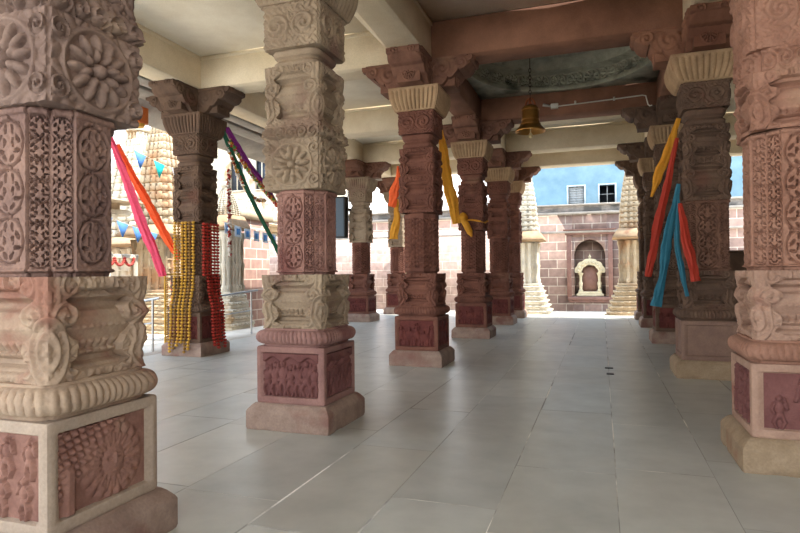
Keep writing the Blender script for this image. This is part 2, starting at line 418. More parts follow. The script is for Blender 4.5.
def m_leaf(z0, z1, hw, hi=True, round_=False):
    """corner volute leaf wrapping the corner from the top slab to the foot, clear of the pot; carved with drops and scrolls"""
    H = z1-z0; n = 130 if hi else 46; m = 31 if hi else 11
    wt = interp([(0, .70), (.05, .70), (.09, .52), (.13, .34), (.17, .40), (.22, .50), (.30, .56), (.38, .50), (.44, .34), (.48, .26), (.52, .34), (.57, .52), (.63, .60), (.69, .54), (.74, .34), (.78, .28), (.83, .44), (.88, .62), (.93, .72), (1, .80)])
    at = interp([(0, 1.0), (.1, .98), (.18, .97), (.32, 1.03), (.42, 1.02), (.48, .97), (.62, 1.05), (.74, .99), (.85, 1.02), (1, 1.03)])
    q = np.linspace(-1, 1, 2*m-1); ts = np.linspace(0, 1, n)
    W = hw*np.array([wt(t) for t in ts]); X = q[None, :]*W[:, None]; Z = z0+H*ts[:, None]+0*X; u = hw/.33
    R_ = .115*u
    d = np.hypot(X, (Z-z0-.30*H)*.62); h = (.5+.5*np.cos(d/R_*2*math.pi*2.2))*(d < R_)                 # nested drop
    for e in (-1, 1):
        h = np.maximum(h, scroll(X, Z, e*.105*u, z0+.62*H, .085*u, e, 1.5)); h = np.maximum(h, scroll(X, Z, e*.13*u, z0+.90*H, .075*u, -e, 1.3)); h = np.maximum(h, .8*scroll(X, Z, e*.13*u, z0+.12*H, .06*u, e, 1.2))
    h = np.maximum(h, .7*np.abs(np.cos(X*55/u))*sm(.70, .76, ts)[:, None]); h = np.maximum(h, .45*filigree(X, Z, 60))
    h = (1-.6*np.exp(-(q[None, :]/.10)**2))*.026*h*np.sqrt(np.clip(1-q[None, :]**2*.6, 0, 1))
    rows = []; th = .085*u
    for i in range(n):
        a = hw*at(ts[i]); w = W[i]; hh = h[i]; left = [(a-w*(-k), -a-r) for k, r in zip(q[:m], hh[:m])]
        right = [(a+r, -a+w*k) for k, r in zip(q[m-1:], hh[m-1:])]
        ring_ = left[:-1]+[(a+hh[m-1]*.7, -a-hh[m-1]*.7)]+right[1:]+[(a-th, -a+w), (a-th-.01, -a+th+.01), (a-w, -a+th)]
        if len(ring_) % 2: ring_.append((a-w-.001, -a+th*.5))
        rows.append([(x, y, z0+ts[i]*H) for x, y in ring_])
    V, Q = loft_data(np.array(rows)); return mesh_from('corner_leaf', V, Q, True, 60)
def groove_lines(X, hw, pos, w=.006, d=.012):
    h = np.zeros_like(X)
    for p_ in pos: h -= d*np.exp(-((np.abs(X)/hw-p_)*hw/w)**2)
    return h
neckprof = interp([(0, .90), (.022, .90), (.030, 1), (.985, 1), (.990, .93), (1, .93)])
def m_shaft_cut(z0, z1, hw, seed=0, kind='oct'):
    def rel(X, Z, f):
        c = cuts(X, Z, hw*.52, z0+.06, z1-.06, depth=.03, seed=seed+f, cols=1)*(np.abs(X) < hw*.53)
        q = sum(cuts(X-e_*hw*.77, Z, hw*.21, z0+.05, z1-.05, depth=.026, seed=5+f+e_, R=hw*.25)*(np.abs(X-e_*hw*.77) < hw*.21) for e_ in (-1, 1))
        fg = .004*filigree(X, Z, 60)
        return c+q+fg+groove_lines(X, hw, (.55,), d=.01)+.012*sm(z0+.045, z0+.035, Z)+.012*sm(z1-.045, z1-.035, Z)
    return section('shaft', z0, z1, int((z1-z0)/.0062), 88, hw, kind, relief=rel, prof=neckprof)
def m_shaft_flute(z0, z1, hw, kind='oct'):
    def rel(X, Z, f):
        fl = -.02*(1-np.abs(np.cos(math.pi*X/hw*3.5))**.6)
        v = -.016*(np.abs(np.sin(Z*40+2*np.floor(X/hw*3.5+.5)))**2)*(np.abs(np.cos(math.pi*X/hw*3.5)) > .55)+.006*filigree(X, Z, 48)
        band = sm(z0+.08, z0+.10, Z)*sm(z1-.08, z1-.10, Z)
        return (fl+v)*band
    return section('shaft', z0, z1, int((z1-z0)/.009), 72, hw, kind, relief=rel, prof=neckprof)
def m_medallion(z0, z1, hw, hi=True):
    """square block: lotus medallion below a scroll band"""
    H = z1-z0
    def rel(X, Z, f):
        h = np.maximum(.036*lotus(X, Z, 0, z0+.38*H, min(hw*.70, H*.36)), .012*filigree(X, Z, 34)*(np.hypot(X, Z-z0-.38*H) > min(hw*.74, H*.38))); zb = z0+.78*H
        for k in range(-2, 3): h = np.maximum(h, .028*scroll(X, Z, k*hw*.37, z0+.86*H, H*.10, 1 if k % 2 else -1))
        for e in (-1, 1):
            for q in (.62, .14): h = np.maximum(h, .024*scroll(X, Z, e*hw*.78, z0+q*H, hw*.2, e))
        h -= .012*np.exp(-((Z-zb)/.008)**2); h += .010*np.exp(-((Z-zb-.03)/.01)**2)
        return h
    return section('carved_block', z0, z1, int(H/(.0065 if hi else .012)), 80 if hi else 40, hw, relief=rel)
def m_scrollblock(z0, z1, hw, kind='square', hi=True, swirl=2):
    H = z1-z0
    def rel(X, Z, f):
        h = np.zeros_like(X); R = min(H*.42, hw*.42)
        for k in range(swirl):
            cx = (k-(swirl-1)/2)*2*hw*.9/swirl; h = np.maximum(h, scroll(X, Z, cx, (z0+z1)/2, R, 1 if k % 2 else -1, 1.7))
        h = np.maximum(h, .7*leaves(X, Z, 0, (z0+z1)/2, R*1.1, 5, .5, .4, .14)) if swirl % 2 == 0 else h
        return np.maximum(.026*h, .012*filigree(X, Z, 50))+.012*sm(z1-.03, z1-.02, Z)
    return section('carved_block', z0, z1, max(8, int(H/(.0065 if hi else .012))), 80 if hi else 40, hw, kind, relief=rel)
def m_collar(z0, z1, hw, kind='soft'):
    return section('neck_collar', z0, z1, 26, 24, hw, kind, prof=interp([(0, .9), (.1, 1), (.3, 1.02), (.4, .93), (.48, .88), (.55, .9), (.62, 1.0), (.85, 1.06), (.95, 1.03), (1, .97)]))
def m_echinus(z0, z1, h0, h1, kind='square'):
    def prof(t): return (h0+(h1-h0)*math.sin(min(t/.84, 1)*math.pi/2)**.9*.97)/h1 if t < .84 else 1.0
    def rel(X, Z, f):
        t = (Z-z0)/(z1-z0); hwz = h0+(h1-h0)*(1-(1-t)**1.6)
        return -.030*(1-np.abs(np.cos(math.pi*X/h1*5.5))**.4)*sm(.02, .12, t)*sm(.92, .84, t)
    return section('fluted_capital', z0, z1, 40, 130, h1, kind, relief=rel, prof=prof, bevel=.004)
def m_arm(reach=.92, w=.27, z0=4.53, z1=5.0, hi=True):
    """bracket arm pointing to -Y with a lobed underside and scroll relief"""
    n = 70 if hi else 30; H = z1-z0
    zb = interp([(0, z0), (.36, z0), (.42, z0+.02), (.5, z0+.10*H), (.56, z0+.22*H), (.60, z0+.36*H), (.605, z0+.28*H), (.68, z0+.33*H), (.76, z0+.50*H), (.79, z0+.62*H), (.795, z0+.54*H), (.88, z0+.58*H), (.95, z0+.70*H), (1, z0+.84*H)])
    m = 20 if hi else 10; k = 14 if hi else 8; rows = []
    for i in range(n):
        t = i/(n-1); y = t*reach; b = zb(t); e = 1-.25*sm(.93, 1., t)
        sq = np.linspace(0, 1, m); Zs = b+(z1-b)*sq; Y_ = np.full(m, y)
        d = .03*scroll(Y_, Zs, reach*.5, z0+H*.62, .17, 1, 1.7)+.028*scroll(Y_, Zs, reach*.82, z0+H*.76, .10, -1, 1.3)+.02*scroll(Y_, Zs, reach*.28, z0+H*.5, .13, -1)
        d = d*np.sin(sq*math.pi)**.4+.03*(sq > .86)
        right = [(w*e+dd, -y, z) for dd, z in zip(d, Zs)]
        left = [(-w*e-dd, -y, z) for dd, z in zip(d[::-1], Zs[::-1])]
        xs = np.linspace(-w*e, w*e, k+2)[1:-1]
        bot = [(x, -y, b-.012*abs(math.cos(x*30))) for x in xs]
        rows.append(right+left+bot)
    P = np.array(rows)
    V, Q = loft_data(P[:, ::-1])
    o = mesh_from('bracket_arm', V, Q, True, 45); return o
def m_armface(reach=.92, w=.27, z0=4.53, z1=5.0):
    """carved front boss closing the arm end"""
    H = z1-z0; x = np.linspace(-w, w, 60); z = np.linspace(z0+.02, z1, 60); X, Z = np.meshgrid(x, z); t = (Z-z0)/H
    y = -(reach*(.70+.30*sm(.45, .9, t)))-.03*sm(.80, .84, t)
    r = .03*lotus(X, Z, 0, z0+.40*H, H*.3)+.02*scroll(X, Z, w*.55, z0+.9*H, .07, 1)+.02*scroll(X, Z, -w*.55, z0+.9*H, .07, -1)
    wid = .72+.28*sm(.6, .85, t)
    Pf = np.stack([X*wid, y-r, Z], -1); Pb = np.stack([X*wid, np.full_like(X, -reach*.45), Z], -1)[:, ::-1]
    V, Q = loft_data(np.concatenate([Pf, Pb], 1)); return mesh_from('bracket_face', V, Q, True, 50)

def sub(o_parent, name, me, mat, rz=0):
    o = link(name, me, mat, o_parent); o.rotation_euler = (0, 0, rz); return o
def pillar(x, y, label, style, m, panels=('elephants', 'dancers', 'elephants', 'deity'), group='carved stone pillars', hi=True, arms=(0, 1, 2, 3), echw=.43, dz=0):
    """m: dict of materials: plinth, block, panel, mould, vase, shaft, top, ech, arm"""
    t = thing('stone_pillar', label, 'pillar', (x, y, 0), 0, group)
    k = 'h' if hi else 'l'
    link('plinth', cached(('plinth', .45), lambda: m_plinth(.45)), m['plinth'], t)
    plainp = panels[0] == 'plain'
    b = link('pedestal_block', cached(('block', 'p' if plainp else 'c'), lambda: m_block(frame=.06)), m['block'], t)
    for f, kind in enumerate(panels):
        me = cached(('panel', kind), lambda: m_panel(kind))
        p = sub(b, 'carved_panel' if kind != 'plain' else 'plain_panel', me, m['panel'], f*math.pi/2)
        if m['panel'] != m['block']: p['label'] = m['panel'].name.replace('_', ' ')+(' carved relief panel' if kind != 'plain' else ' plain panel')
    link('lotus_moulding', cached('mould', lambda: m_moulding()), m['mould'], t)
    def pot(z0, z1, hw, mat, name='vase'):
        v = link(name, cached(('pot', z0, z1, hw, k), lambda: m_pot(z0, z1, hw, hi)), mat, t)
        lf = cached(('leaf', z0, z1, hw, k), lambda: m_leaf(z0, z1, hw, hi))
        for f in range(4): sub(v, 'corner_leaf', lf, mat, f*math.pi/2)
    pot(.975, 1.50, .315, m['vase'])
    if style == 'cut':
        a = 2.335+dz
        link('shaft', cached(('cut', dz), lambda: m_shaft_cut(1.50, a, .272)), m['shaft'], t)
        link('carved_block', cached(('med', dz), lambda: m_medallion(a, 2.98, .298)), m['top'], t)
        pot(2.98, 3.56, .285, m['top'], 'upper_vase')
        link('neck_collar', cached('col1', lambda: m_collar(3.56, 3.74, .25)), m['top'], t)
        link('eye_scroll_block', cached('eye1', lambda: m_scrollblock(3.74, 4.17, .30)), m['top'], t)
    elif style == 'round':
        link('shaft', cached('cutr', lambda: m_shaft_cut(1.50, 2.57, .30, 3)), m['shaft'], t)
        v = link('upper_vase', cached('rpot', lambda: m_pot(2.57, 3.0, .34, True, 'round')), m['top'], t)
        lf = cached('rleaf', lambda: m_leaf(2.57, 3.0, .30)); [sub(v, 'corner_leaf', lf, m['top'], f*math.pi/2) for f in range(4)]
        link('ring_band', cached('rband', lambda: m_scrollblock(3.0, 3.18, .345, 'round', True, 5)), m['top'], t)
        link('carved_block', cached('rblk', lambda: m_scrollblock(3.18, 3.72, .33, 'soft', True, 2)), m['top'], t)
        link('eye_scroll_block', cached('rblk2', lambda: m_scrollblock(3.72, 4.17, .33)), m['top'], t)
    else:
        link('shaft', cached(('fl', style), lambda: m_shaft_flute(1.50, 2.50, .272) if style == 'flute' else m_shaft_cut(1.50, 2.50, .285, 11, 'step')), m['shaft'], t)
        pot(2.50, 3.09, .285, m['top'], 'upper_vase')
        pot(3.09, 3.56, .275, m['top'], 'upper_vase')
        link('neck_collar', cached('col3', lambda: m_collar(3.56, 3.80, .26)), m['top'], t)
        link('eye_scroll_block', cached('eye3', lambda: m_scrollblock(3.80, 4.17, .29)), m['top'], t)
    link('fluted_capital', cached(('ech', echw), lambda: m_echinus(4.17, 4.54, .345, echw)), m['ech'], t)
    c = link('bracket_core', cached('core', lambda: section('bracket_core', 4.54, 5.0, 8, 12, .30)), m['arm'], t)
    for f in arms:
        a = sub(t, 'bracket_arm', cached('arm', lambda: m_arm()), m['arm'], f*math.pi/2)
        sub(a, 'bracket_face', cached('armface', lambda: m_armface()), m['arm'])
    return t

s = S
mA = dict(plinth=s['plinth'], block=s['p1_block'], panel=s['p1_panel'], mould=s['p1_vase'], vase=s['p1_vase'], shaft=s['p1_shaft'], top=s['p1_top'], ech=s['p1_top'], arm=s['p1_top'])
mB = dict(plinth=s['plinth'], block=s['p2_block'], panel=s['p2_panel'], mould=s['p2_block'], vase=s['p2_top'], shaft=s['p2_shaft'], top=s['p2_top'], ech=s['p2_top'], arm=s['red'])
mC = dict(plinth=s['plinth'], block=s['red'], panel=s['redpanel'], mould=s['red'], vase=s['red'], shaft=s['red'], top=s['red'], ech=s['fluted'], arm=s['bracket'])
mD = dict(plinth=s['fluted'], block=s['r1'], panel=s['p2_panel'], mould=s['r1'], vase=s['r1'], shaft=s['r1'], top=s['r1'], ech=s['r1'], arm=s['r1'])
mD['block'] = s['r1block']; mD['vase'] = s['r1block']; mD['plinth'] = s['yplinth']
mE = dict(plinth=s['yplinth'], block=s['r2block'], panel=s['r2block'], mould=s['brown'], vase=s['brown'], shaft=s['r2shaft'], top=s['brown'], ech=s['fluted'], arm=s['lintel'])
mF = dict(plinth=s['plinth'], block=s['brown'], panel=s['redpanel'], mould=s['brown'], vase=s['brown'], shaft=s['brown'], top=s['brown'], ech=s['brown'], arm=s['brown'])
G = 'carved sandstone pillars of the hall'
pillar(XL, Y1, 'huge nearest pillar at the left edge, sun face carved low on its side', 'cut', mA, ('crowd', 'sun', 'crowd', 'deity'), G, dz=.035)
pillar(XL, Y2, 'tall tan pillar standing alone left of centre, dark red dancer panels at its foot', 'cut', mB, ('dancers', 'dancers', 'dancers', 'dancers'), G)
pillar(XR, Y2, 'large pink carved pillar cut off by the right edge of the photo', 'round', mD, ('deity', 'crowd', 'dancers', 'crowd'), G)
pillar(XL, Y3, 'dark red pillar with pale fluted capital, orange cloth left and yellow cloth right', 'flute', mC, ('elephants', 'elephants', 'elephants', 'elephants'), G)
pillar(XR, Y3, 'brown pillar with plain base panel, just left of the pink right-edge pillar', 'step', mE, ('plain',)*4, G, echw=.47)
XP = XA-.06
pillar(XP, Y3, 'dark carved pillar hung with gold and red garlands, second from the left', 'flute', mF, ('elephants',)*4, G, arms=(0, 1, 3))
pillar(XL, Y4, 'dark red pillar with a yellow cloth knotted around its upper shaft', 'flute', mC, ('elephants',)*4, G)
pillar(XR, Y4, 'dark brown pillar behind the hanging blue and yellow cloths on the right', 'step', mF | dict(ech=s['fluted']), ('elephants',)*4, G)
pillar(XL, Y5, 'red pillar next beyond the one with the yellow knotted cloth', 'flute', mC, ('elephants',)*4, G, hi=False)
pillar(XR, Y5, 'brown pillar at the right of the courtyard opening, second from the far end', 'step', mF | dict(ech=s['fluted']), ('elephants',)*4, G, hi=False)
pillar(XL, Y6, 'farthest red pillar of the left row, beside the white shrine at the opening', 'flute', mC, ('elephants',)*4, G, hi=False)
pillar(XR, Y6, 'farthest brown pillar of the right row, edging the courtyard opening', 'step', mF, ('elephants',)*4, G, hi=False)
pillar(XA, Y4, 'carved pillar of the outer left row hidden behind the tall tan pillar', 'flute', mC, ('elephants',)*4, G, hi=False)
pillar(XA+.08, Y5, 'small distant red pillar with the black loudspeaker beside its top', 'flute', mC | dict(top=s['p2_top'], ech=s['p2_top']), ('dancers',)*4, G, hi=False)
pillar(XA+.1, Y6+.9, 'farthest red pillar of the outer left row, left of the orange cloth', 'flute', mC | dict(top=s['p2_top'], ech=s['p2_top']), ('dancers',)*4, G, hi=False)

# ---------------------------------------------------------------- floor, ceiling, beams
def struct(o):
    o['kind'] = 'structure'; return o
def floor_mat():
    m = bpy.data.materials.new('grey_flagstone'); m.use_nodes = True
    n = m.node_tree.nodes; l = m.node_tree.links; p = n['Principled BSDF']
    a = n.new('ShaderNodeAttribute'); a.attribute_name = 'tone'
    g = n.new('ShaderNodeNewGeometry')
    n1 = n.new('ShaderNodeTexNoise'); n1.inputs['Scale'].default_value = 2.2; n1.inputs['Detail'].default_value = 8; n1.inputs['Roughness'].default_value = .6
    l.new(g.outputs['Position'], n1.inputs['Vector'])
    r = n.new('ShaderNodeValToRGB'); r.color_ramp.elements[0].position = .1; r.color_ramp.elements[1].position = .9
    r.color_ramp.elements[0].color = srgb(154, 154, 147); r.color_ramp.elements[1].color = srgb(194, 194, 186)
    l.new(n1.outputs['Fac'], r.inputs[0])
    mx = n.new('ShaderNodeMixRGB'); mx.blend_type = 'MULTIPLY'; mx.inputs[0].default_value = 1
    l.new(r.outputs[0], mx.inputs[1]); l.new(a.outputs['Color'], mx.inputs[2]); l.new(mx.outputs[0], p.inputs['Base Color'])
    n2 = n.new('ShaderNodeTexNoise'); n2.inputs['Scale'].default_value = 5; n2.inputs['Detail'].default_value = 5; l.new(g.outputs['Position'], n2.inputs['Vector'])
    r2 = n.new('ShaderNodeMapRange'); r2.inputs[1].default_value = .1; r2.inputs[2].default_value = .9; r2.inputs[3].default_value = .26; r2.inputs[4].default_value = .42
    l.new(n2.outputs['Fac'], r2.inputs[0]); l.new(r2.outputs[0], p.inputs['Roughness'])
    bp = n.new('ShaderNodeBump'); bp.inputs['Strength'].default_value = .12; bp.inputs['Distance'].default_value = .01; l.new(n2.outputs['Fac'], bp.inputs['Height']); l.new(bp.outputs[0], p.inputs['Normal'])
    return m
def make_floor():
    rnd = random.Random(4); V = []; Q = []; T = []
    xs = [-8.1, -7.35, -6.6, -5.9, -5.1, -4.35, -3.6, -2.8, -2.04, -1.36, -.65, .08, .76, 1.5, 2.25, 3.0, 3.8, 4.5, 5.3, 6.4]
    fixed = {8: (3.06, 4.8, 6.25, 8.15), 9: (3.74, 5.45, 7.2, 8.35), 10: (4.64, 6.6, 8.3), 11: (4.8, 6.2, 7.95), 12: (3.9, 5.2, 6.9)}
    g = .007
    def quad(x0, x1, y0, y1, z, tone):
        b = len(V); V.extend([(x0, y0, z), (x1, y0, z), (x1, y1, z), (x0, y1, z)]); Q.append((b, b+1, b+2, b+3)); T.extend([tone]*4)
    for i in range(len(xs)-1):
        ys = [-4.0]; f = list(fixed.get(i, ())); 
        while ys[-1] < 21.45:
            nx = ys[-1]+rnd.uniform(1.1, 1.9)
            if f:
                if nx > f[0]-.6: nx = f.pop(0)
            ys.append(nx)
        ys[-1] = 21.5
        if ys[-1]-ys[-2] < .3: ys.pop(-2)
        for j in range(len(ys)-1):
            v = rnd.uniform(.9, 1.06); w = rnd.uniform(-.02, .02)
            gl = g*rnd.choice((.2, .5, 1.0, 1.8)); quad(xs[i]+gl, xs[i+1]-g*.4, ys[j]+gl, ys[j+1]-g*.4, 0, (v+w, v, v-w, 1))
    me = mesh_from('floor', V, Q, False)
    at = me.color_attributes.new('tone', 'FLOAT_COLOR', 'POINT'); at.data.foreach_set('color', np.array(T, dtype=np.float32).ravel())
    o = link('floor', me, None); me.materials.append(floor_mat()); struct(o)
    mb = MB().box(-8.1, 6.4, -4.0, 21.5, -.5, -.0025)
    b = mb.build('floor', stone('pale_lime_mortar', (150, 148, 142), (172, 168, 160), 3, bump=.1, c=(240, 236, 226), camt=.47), smooth=False); struct(b)
make_floor()

def ceiling():
    m = MB()
    xs = [-7.9, XA, XL, XR, XE+.7]; ys = [-4.0, -.5, Y1, Y2, Y3, Y4, Y5, Y6, 21.0]
    # one thick slab with a square hole over the domed bay
    for (x0, x1, y0, y1) in ((-7.9, XL, -4, 21.0), (XR, XE+.7, -4, 21.0), (XL, XR, -4, Y3), (XL, XR, Y4, 21.0)):
        m.box(x0, x1, y0, y1, ZC, ZC+.25)
    o = m.build('ceiling', S['cream'], smooth=False); struct(o)
    # parting lines between ceiling slabs: shallow fillets
ceiling()
_tn = [0]
def beam(x0, x1, y0, y1, mat, z0=ZB, z1=ZC, fillet=True):
    _tn[0] += 1; m = MB(); m.box(x0, x1, y0, y1, z0, z1, bev=.012)
    if fillet:    # projecting fillet under the ceiling
        m.box(x0-.025, x1+.025, y0-.025, y1+.025, z1-.07, z1+.002)
    o = m.build('trim_%d' % _tn[0], mat, smooth=False); return struct(o)
cb, lb = S['cream2'], S['lintel']
e = BW
for X in (XA, XE): beam(X-e, X+e, -4, 21.0, cb)
beam(XL-e, XL+e, -4, Y3-e, cb); beam(XR-e, XR+e, -4, Y3-e, cb)
beam(XL-e, XL+e, Y4+e, 21.0, cb); beam(XR-e, XR+e, Y4+e, 21.0, cb)
for Y in (-.5, Y1, Y2, Y3, Y4, Y5, Y6):
    beam(XA+e, XL-e, Y-e, Y+e, cb); beam(XR+e, XE-e, Y-e, Y+e, lb if Y == Y3 else cb)
    if Y not in (Y3, Y4): beam(XL+e, XR-e, Y-e, Y+e, cb)
# lintels around the domed bay
beam(XL-e, XR+e, Y3-e, Y3+e, lb, fillet=False); beam(XL-e, XR+e, Y4-e, Y4+e, lb, fillet=False)
beam(XL+e-.5, XL+e, Y3+e, Y4-e, lb, fillet=False); beam(XR-e, XR+e, Y3+e, Y4-e, lb, fillet=False)
beam(XL+e, XR-e, Y4+e, Y4+e+.3, cb, fillet=False)

# carved dome over the bay
def dome():
    cx, cy = (XL+XR)/2, (Y3+Y4)/2; R = 1.86
    t = thing('carved_dome', 'grey green carved dome ring above the bay where the bell hangs', 'dome', (cx, cy, ZB+.5))
    m = MB(); hx, hy = (XR-XL)/2-e+.05, (Y4-Y3)/2-e+.05; n = 64; z0, z1 = .0, .10
    rows = []
    th = np.arange(n)*2*math.pi/n
    out = []
    for a in th:
        k = min(hx/max(abs(math.cos(a)), 1e-6), hy/max(abs(math.sin(a)), 1e-6)); out.append((k*math.cos(a), k*math.sin(a)))
    inn = [(R*.93*math.cos(a), R*.93*math.sin(a)) for a in th]
    P = np.array([[(x, y, z0) for x, y in inn], [(x, y, z0) for x, y in out], [(x, y, z1) for x, y in out], [(x, y, z1) for x, y in inn], [(x, y, z0) for x, y in inn]])
    V, Q = loft_data(P, caps=False); m.add(V, Q); m.build('corner_slab', S['dome'], t, smooth=False)
    # relief ring of rosettes
    n = 720; nz = 44; th = np.arange(n)*2*math.pi/n; zz = np.linspace(.05, .42, nz)
    A, Z = np.meshgrid(th, zz); u = (A*R) % .36-.18; h = .05*leaves(u, Z-.235, 0, 0, .15, 8, .2, .4, .2)+.05*blob(u, Z-.235, 0, 0, .04, .04)
    h = np.maximum(h, .045*ring(u, Z-.235, 0, 0, .155, .02)); h += .03*np.exp(-((Z-.07)/.02)**2)+.03*np.exp(-((Z-.40)/.02)**2)
    r = R-h+.02
    P = np.stack([r*np.cos(A), r*np.sin(A), Z], -1); P = np.concatenate([P, np.stack([(R+.25)*np.cos(th), (R+.25)*np.sin(th), np.full(n, .42)], -1)[None]], 0)
    V, Q = loft_data(P[::-1], caps=False); link('rosette_band', mesh_from('rosette_band', V, Q, True, 50), S['dome'], t)
    prof = [(R+.03, .38), (1.62, .42), (1.60, .52), (1.56, .56), (1.40, .60), (1.38, .70), (1.34, .74), (1.15, .78), (1.13, .88), (.9, .93), (.88, 1.02), (.6, 1.06), (.58, 1.14), (.32, 1.16), (.3, 1.22), (.12, 1.10), (.06, .98), (.01, .95)]
    th = np.arange(96)*2*math.pi/96
    P = np.array([[[r*math.cos(a)*(1+.012*math.cos(24*a)), r*math.sin(a)*(1+.012*math.cos(24*a)), z] for a in th] for r, z in prof])
    P2 = P.copy(); P2[:, :, 2] += .2; P = np.concatenate([P, P2[::-1]], 0)
    V, Q = loft_data(P, caps=False); link('dome_vault', mesh_from('dome_vault', V, Q, True, 35), S['dome'], t)
dome()

# ---------------------------------------------------------------- unseen wall added to keep the right side dark; low wall at far end
o = MB().box(XE+.55, XE+.95, -4, 21.5, 0, ZC).build('wall_right_added', S['brown'], smooth=False); struct(o)
for k, Y in enumerate((Y3, Y4, Y5, Y6)):
    pillar(XE, Y, ('first', 'second', 'third', 'last')[k]+' pillar of the outermost right row, behind the nearer right pillars', 'step', mF, ('elephants',)*4, G, hi=False, arms=(0, 2, 3))
o = MB().box(2.4, XE-.5, 20.3, 20.6, 0, 2.05, bev=.02).box(2.35, XE-.45, 20.25, 20.65, 2.05, 2.12, bev=.01).build('trim_90', S['brown'], smooth=False); struct(o)
# outer eave along the left side of the hall
m = MB()
for x0, x1, z0, z1 in ((-7.95, -7.56, 5.0, 5.3), (-8.15, -7.8, 5.22, 5.4), (-8.6, -8.05, 4.98, 5.06)): m.box(x0, x1, -4, 21, z0, z1, bev=.01)
P = np.array([[(-8.0, y, 5.42), (-9.1, y, 4.78), (-9.1, y, 4.70), (-8.6, y, 4.92), (-8.0, y, 5.26), (-7.9, y, 5.42)] for y in np.linspace(-4, 21, 60)])
V, Q = loft_data(P); m.add(V, Q)
struct(m.build('trim_91', S['eave'], smooth=False))

# ---------------------------------------------------------------- courtyard ground and far wall
m = MB(); m.box(-40, 20, 21.5, 46, -.9, -.35); m.box(-40, -9.6, -20, 21.5, -.9, -.35); m.box(-9.6, -8.1, -20, 21.5, -.9, -.02)
m.box(-10.2, -8.1, -20, 21.5, -.9, -.2)
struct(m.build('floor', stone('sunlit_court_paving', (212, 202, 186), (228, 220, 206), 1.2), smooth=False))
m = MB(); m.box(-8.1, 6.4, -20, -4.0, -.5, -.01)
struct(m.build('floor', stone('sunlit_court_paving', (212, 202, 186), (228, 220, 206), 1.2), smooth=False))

def masonry(name, c1, c2, mortar, sx=.55, sy=.28, axis='x'):
    m = bpy.data.materials.new(name); m.use_nodes = True; n = m.node_tree.nodes; l = m.node_tree.links; p = n['Principled BSDF']
    g = n.new('ShaderNodeNewGeometry'); sp = n.new('ShaderNodeSeparateXYZ'); cb_ = n.new('ShaderNodeCombineXYZ')
    l.new(g.outputs['Position'], sp.inputs[0]); l.new(sp.outputs['X' if axis == 'x' else 'Y'], cb_.inputs[0]); l.new(sp.outputs['Z'], cb_.inputs[1])
    b = n.new('ShaderNodeTexBrick'); l.new(cb_.outputs[0], b.inputs['Vector']); b.inputs['Scale'].default_value = 1; b.inputs['Brick Width'].default_value = sx; b.inputs['Row Height'].default_value = sy
    b.inputs['Mortar Size'].default_value = .018; b.inputs['Color1'].default_value = srgb(*c1); b.inputs['Color2'].default_value = srgb(*c2); b.inputs['Mortar'].default_value = srgb(*mortar)
    n1 = n.new('ShaderNodeTexNoise'); n1.inputs['Scale'].default_value = 4; n1.inputs['Detail'].default_value = 6; l.new(g.outputs['Position'], n1.inputs['Vector'])
    mx = n.new('ShaderNodeMixRGB'); mx.blend_type = 'OVERLAY'; mx.inputs[0].default_value = .5; l.new(b.outputs[0], mx.inputs[1]); l.new(n1.outputs['Fac'], mx.inputs[2])
    l.new(mx.outputs[0], p.inputs['Base Color']); p.inputs['Roughness'].default_value = .9
    bp = n.new('ShaderNodeBump'); bp.inputs['Strength'].default_value = .4; bp.inputs['Distance'].default_value = .02; bp.invert = True; l.new(b.outputs['Fac'], bp.inputs['Height']); l.new(bp.outputs[0], p.inputs['Normal'])
    return m
YW = 29.0
redwall = masonry('red_block_masonry', (120, 98, 90), (148, 124, 113), (182, 170, 156), .8, .42)
def arch_outline(cx, w, zb, zs, zt, n=24, cusp=0):
    """left foot, up, pointed arch, right foot"""
    pts = [(cx-w, zb)]
    for i in range(n+1):
        a = math.pi-math.pi*i/n; x = math.cos(a); zz = math.sin(a)
        k = 1+cusp*abs(math.sin(a*4.5))
        pts.append((cx+w*x*k, zs+(zt-zs)*(zz**.8 if zz > 0 else 0)*k))
    pts.append((cx+w, zb)); return pts
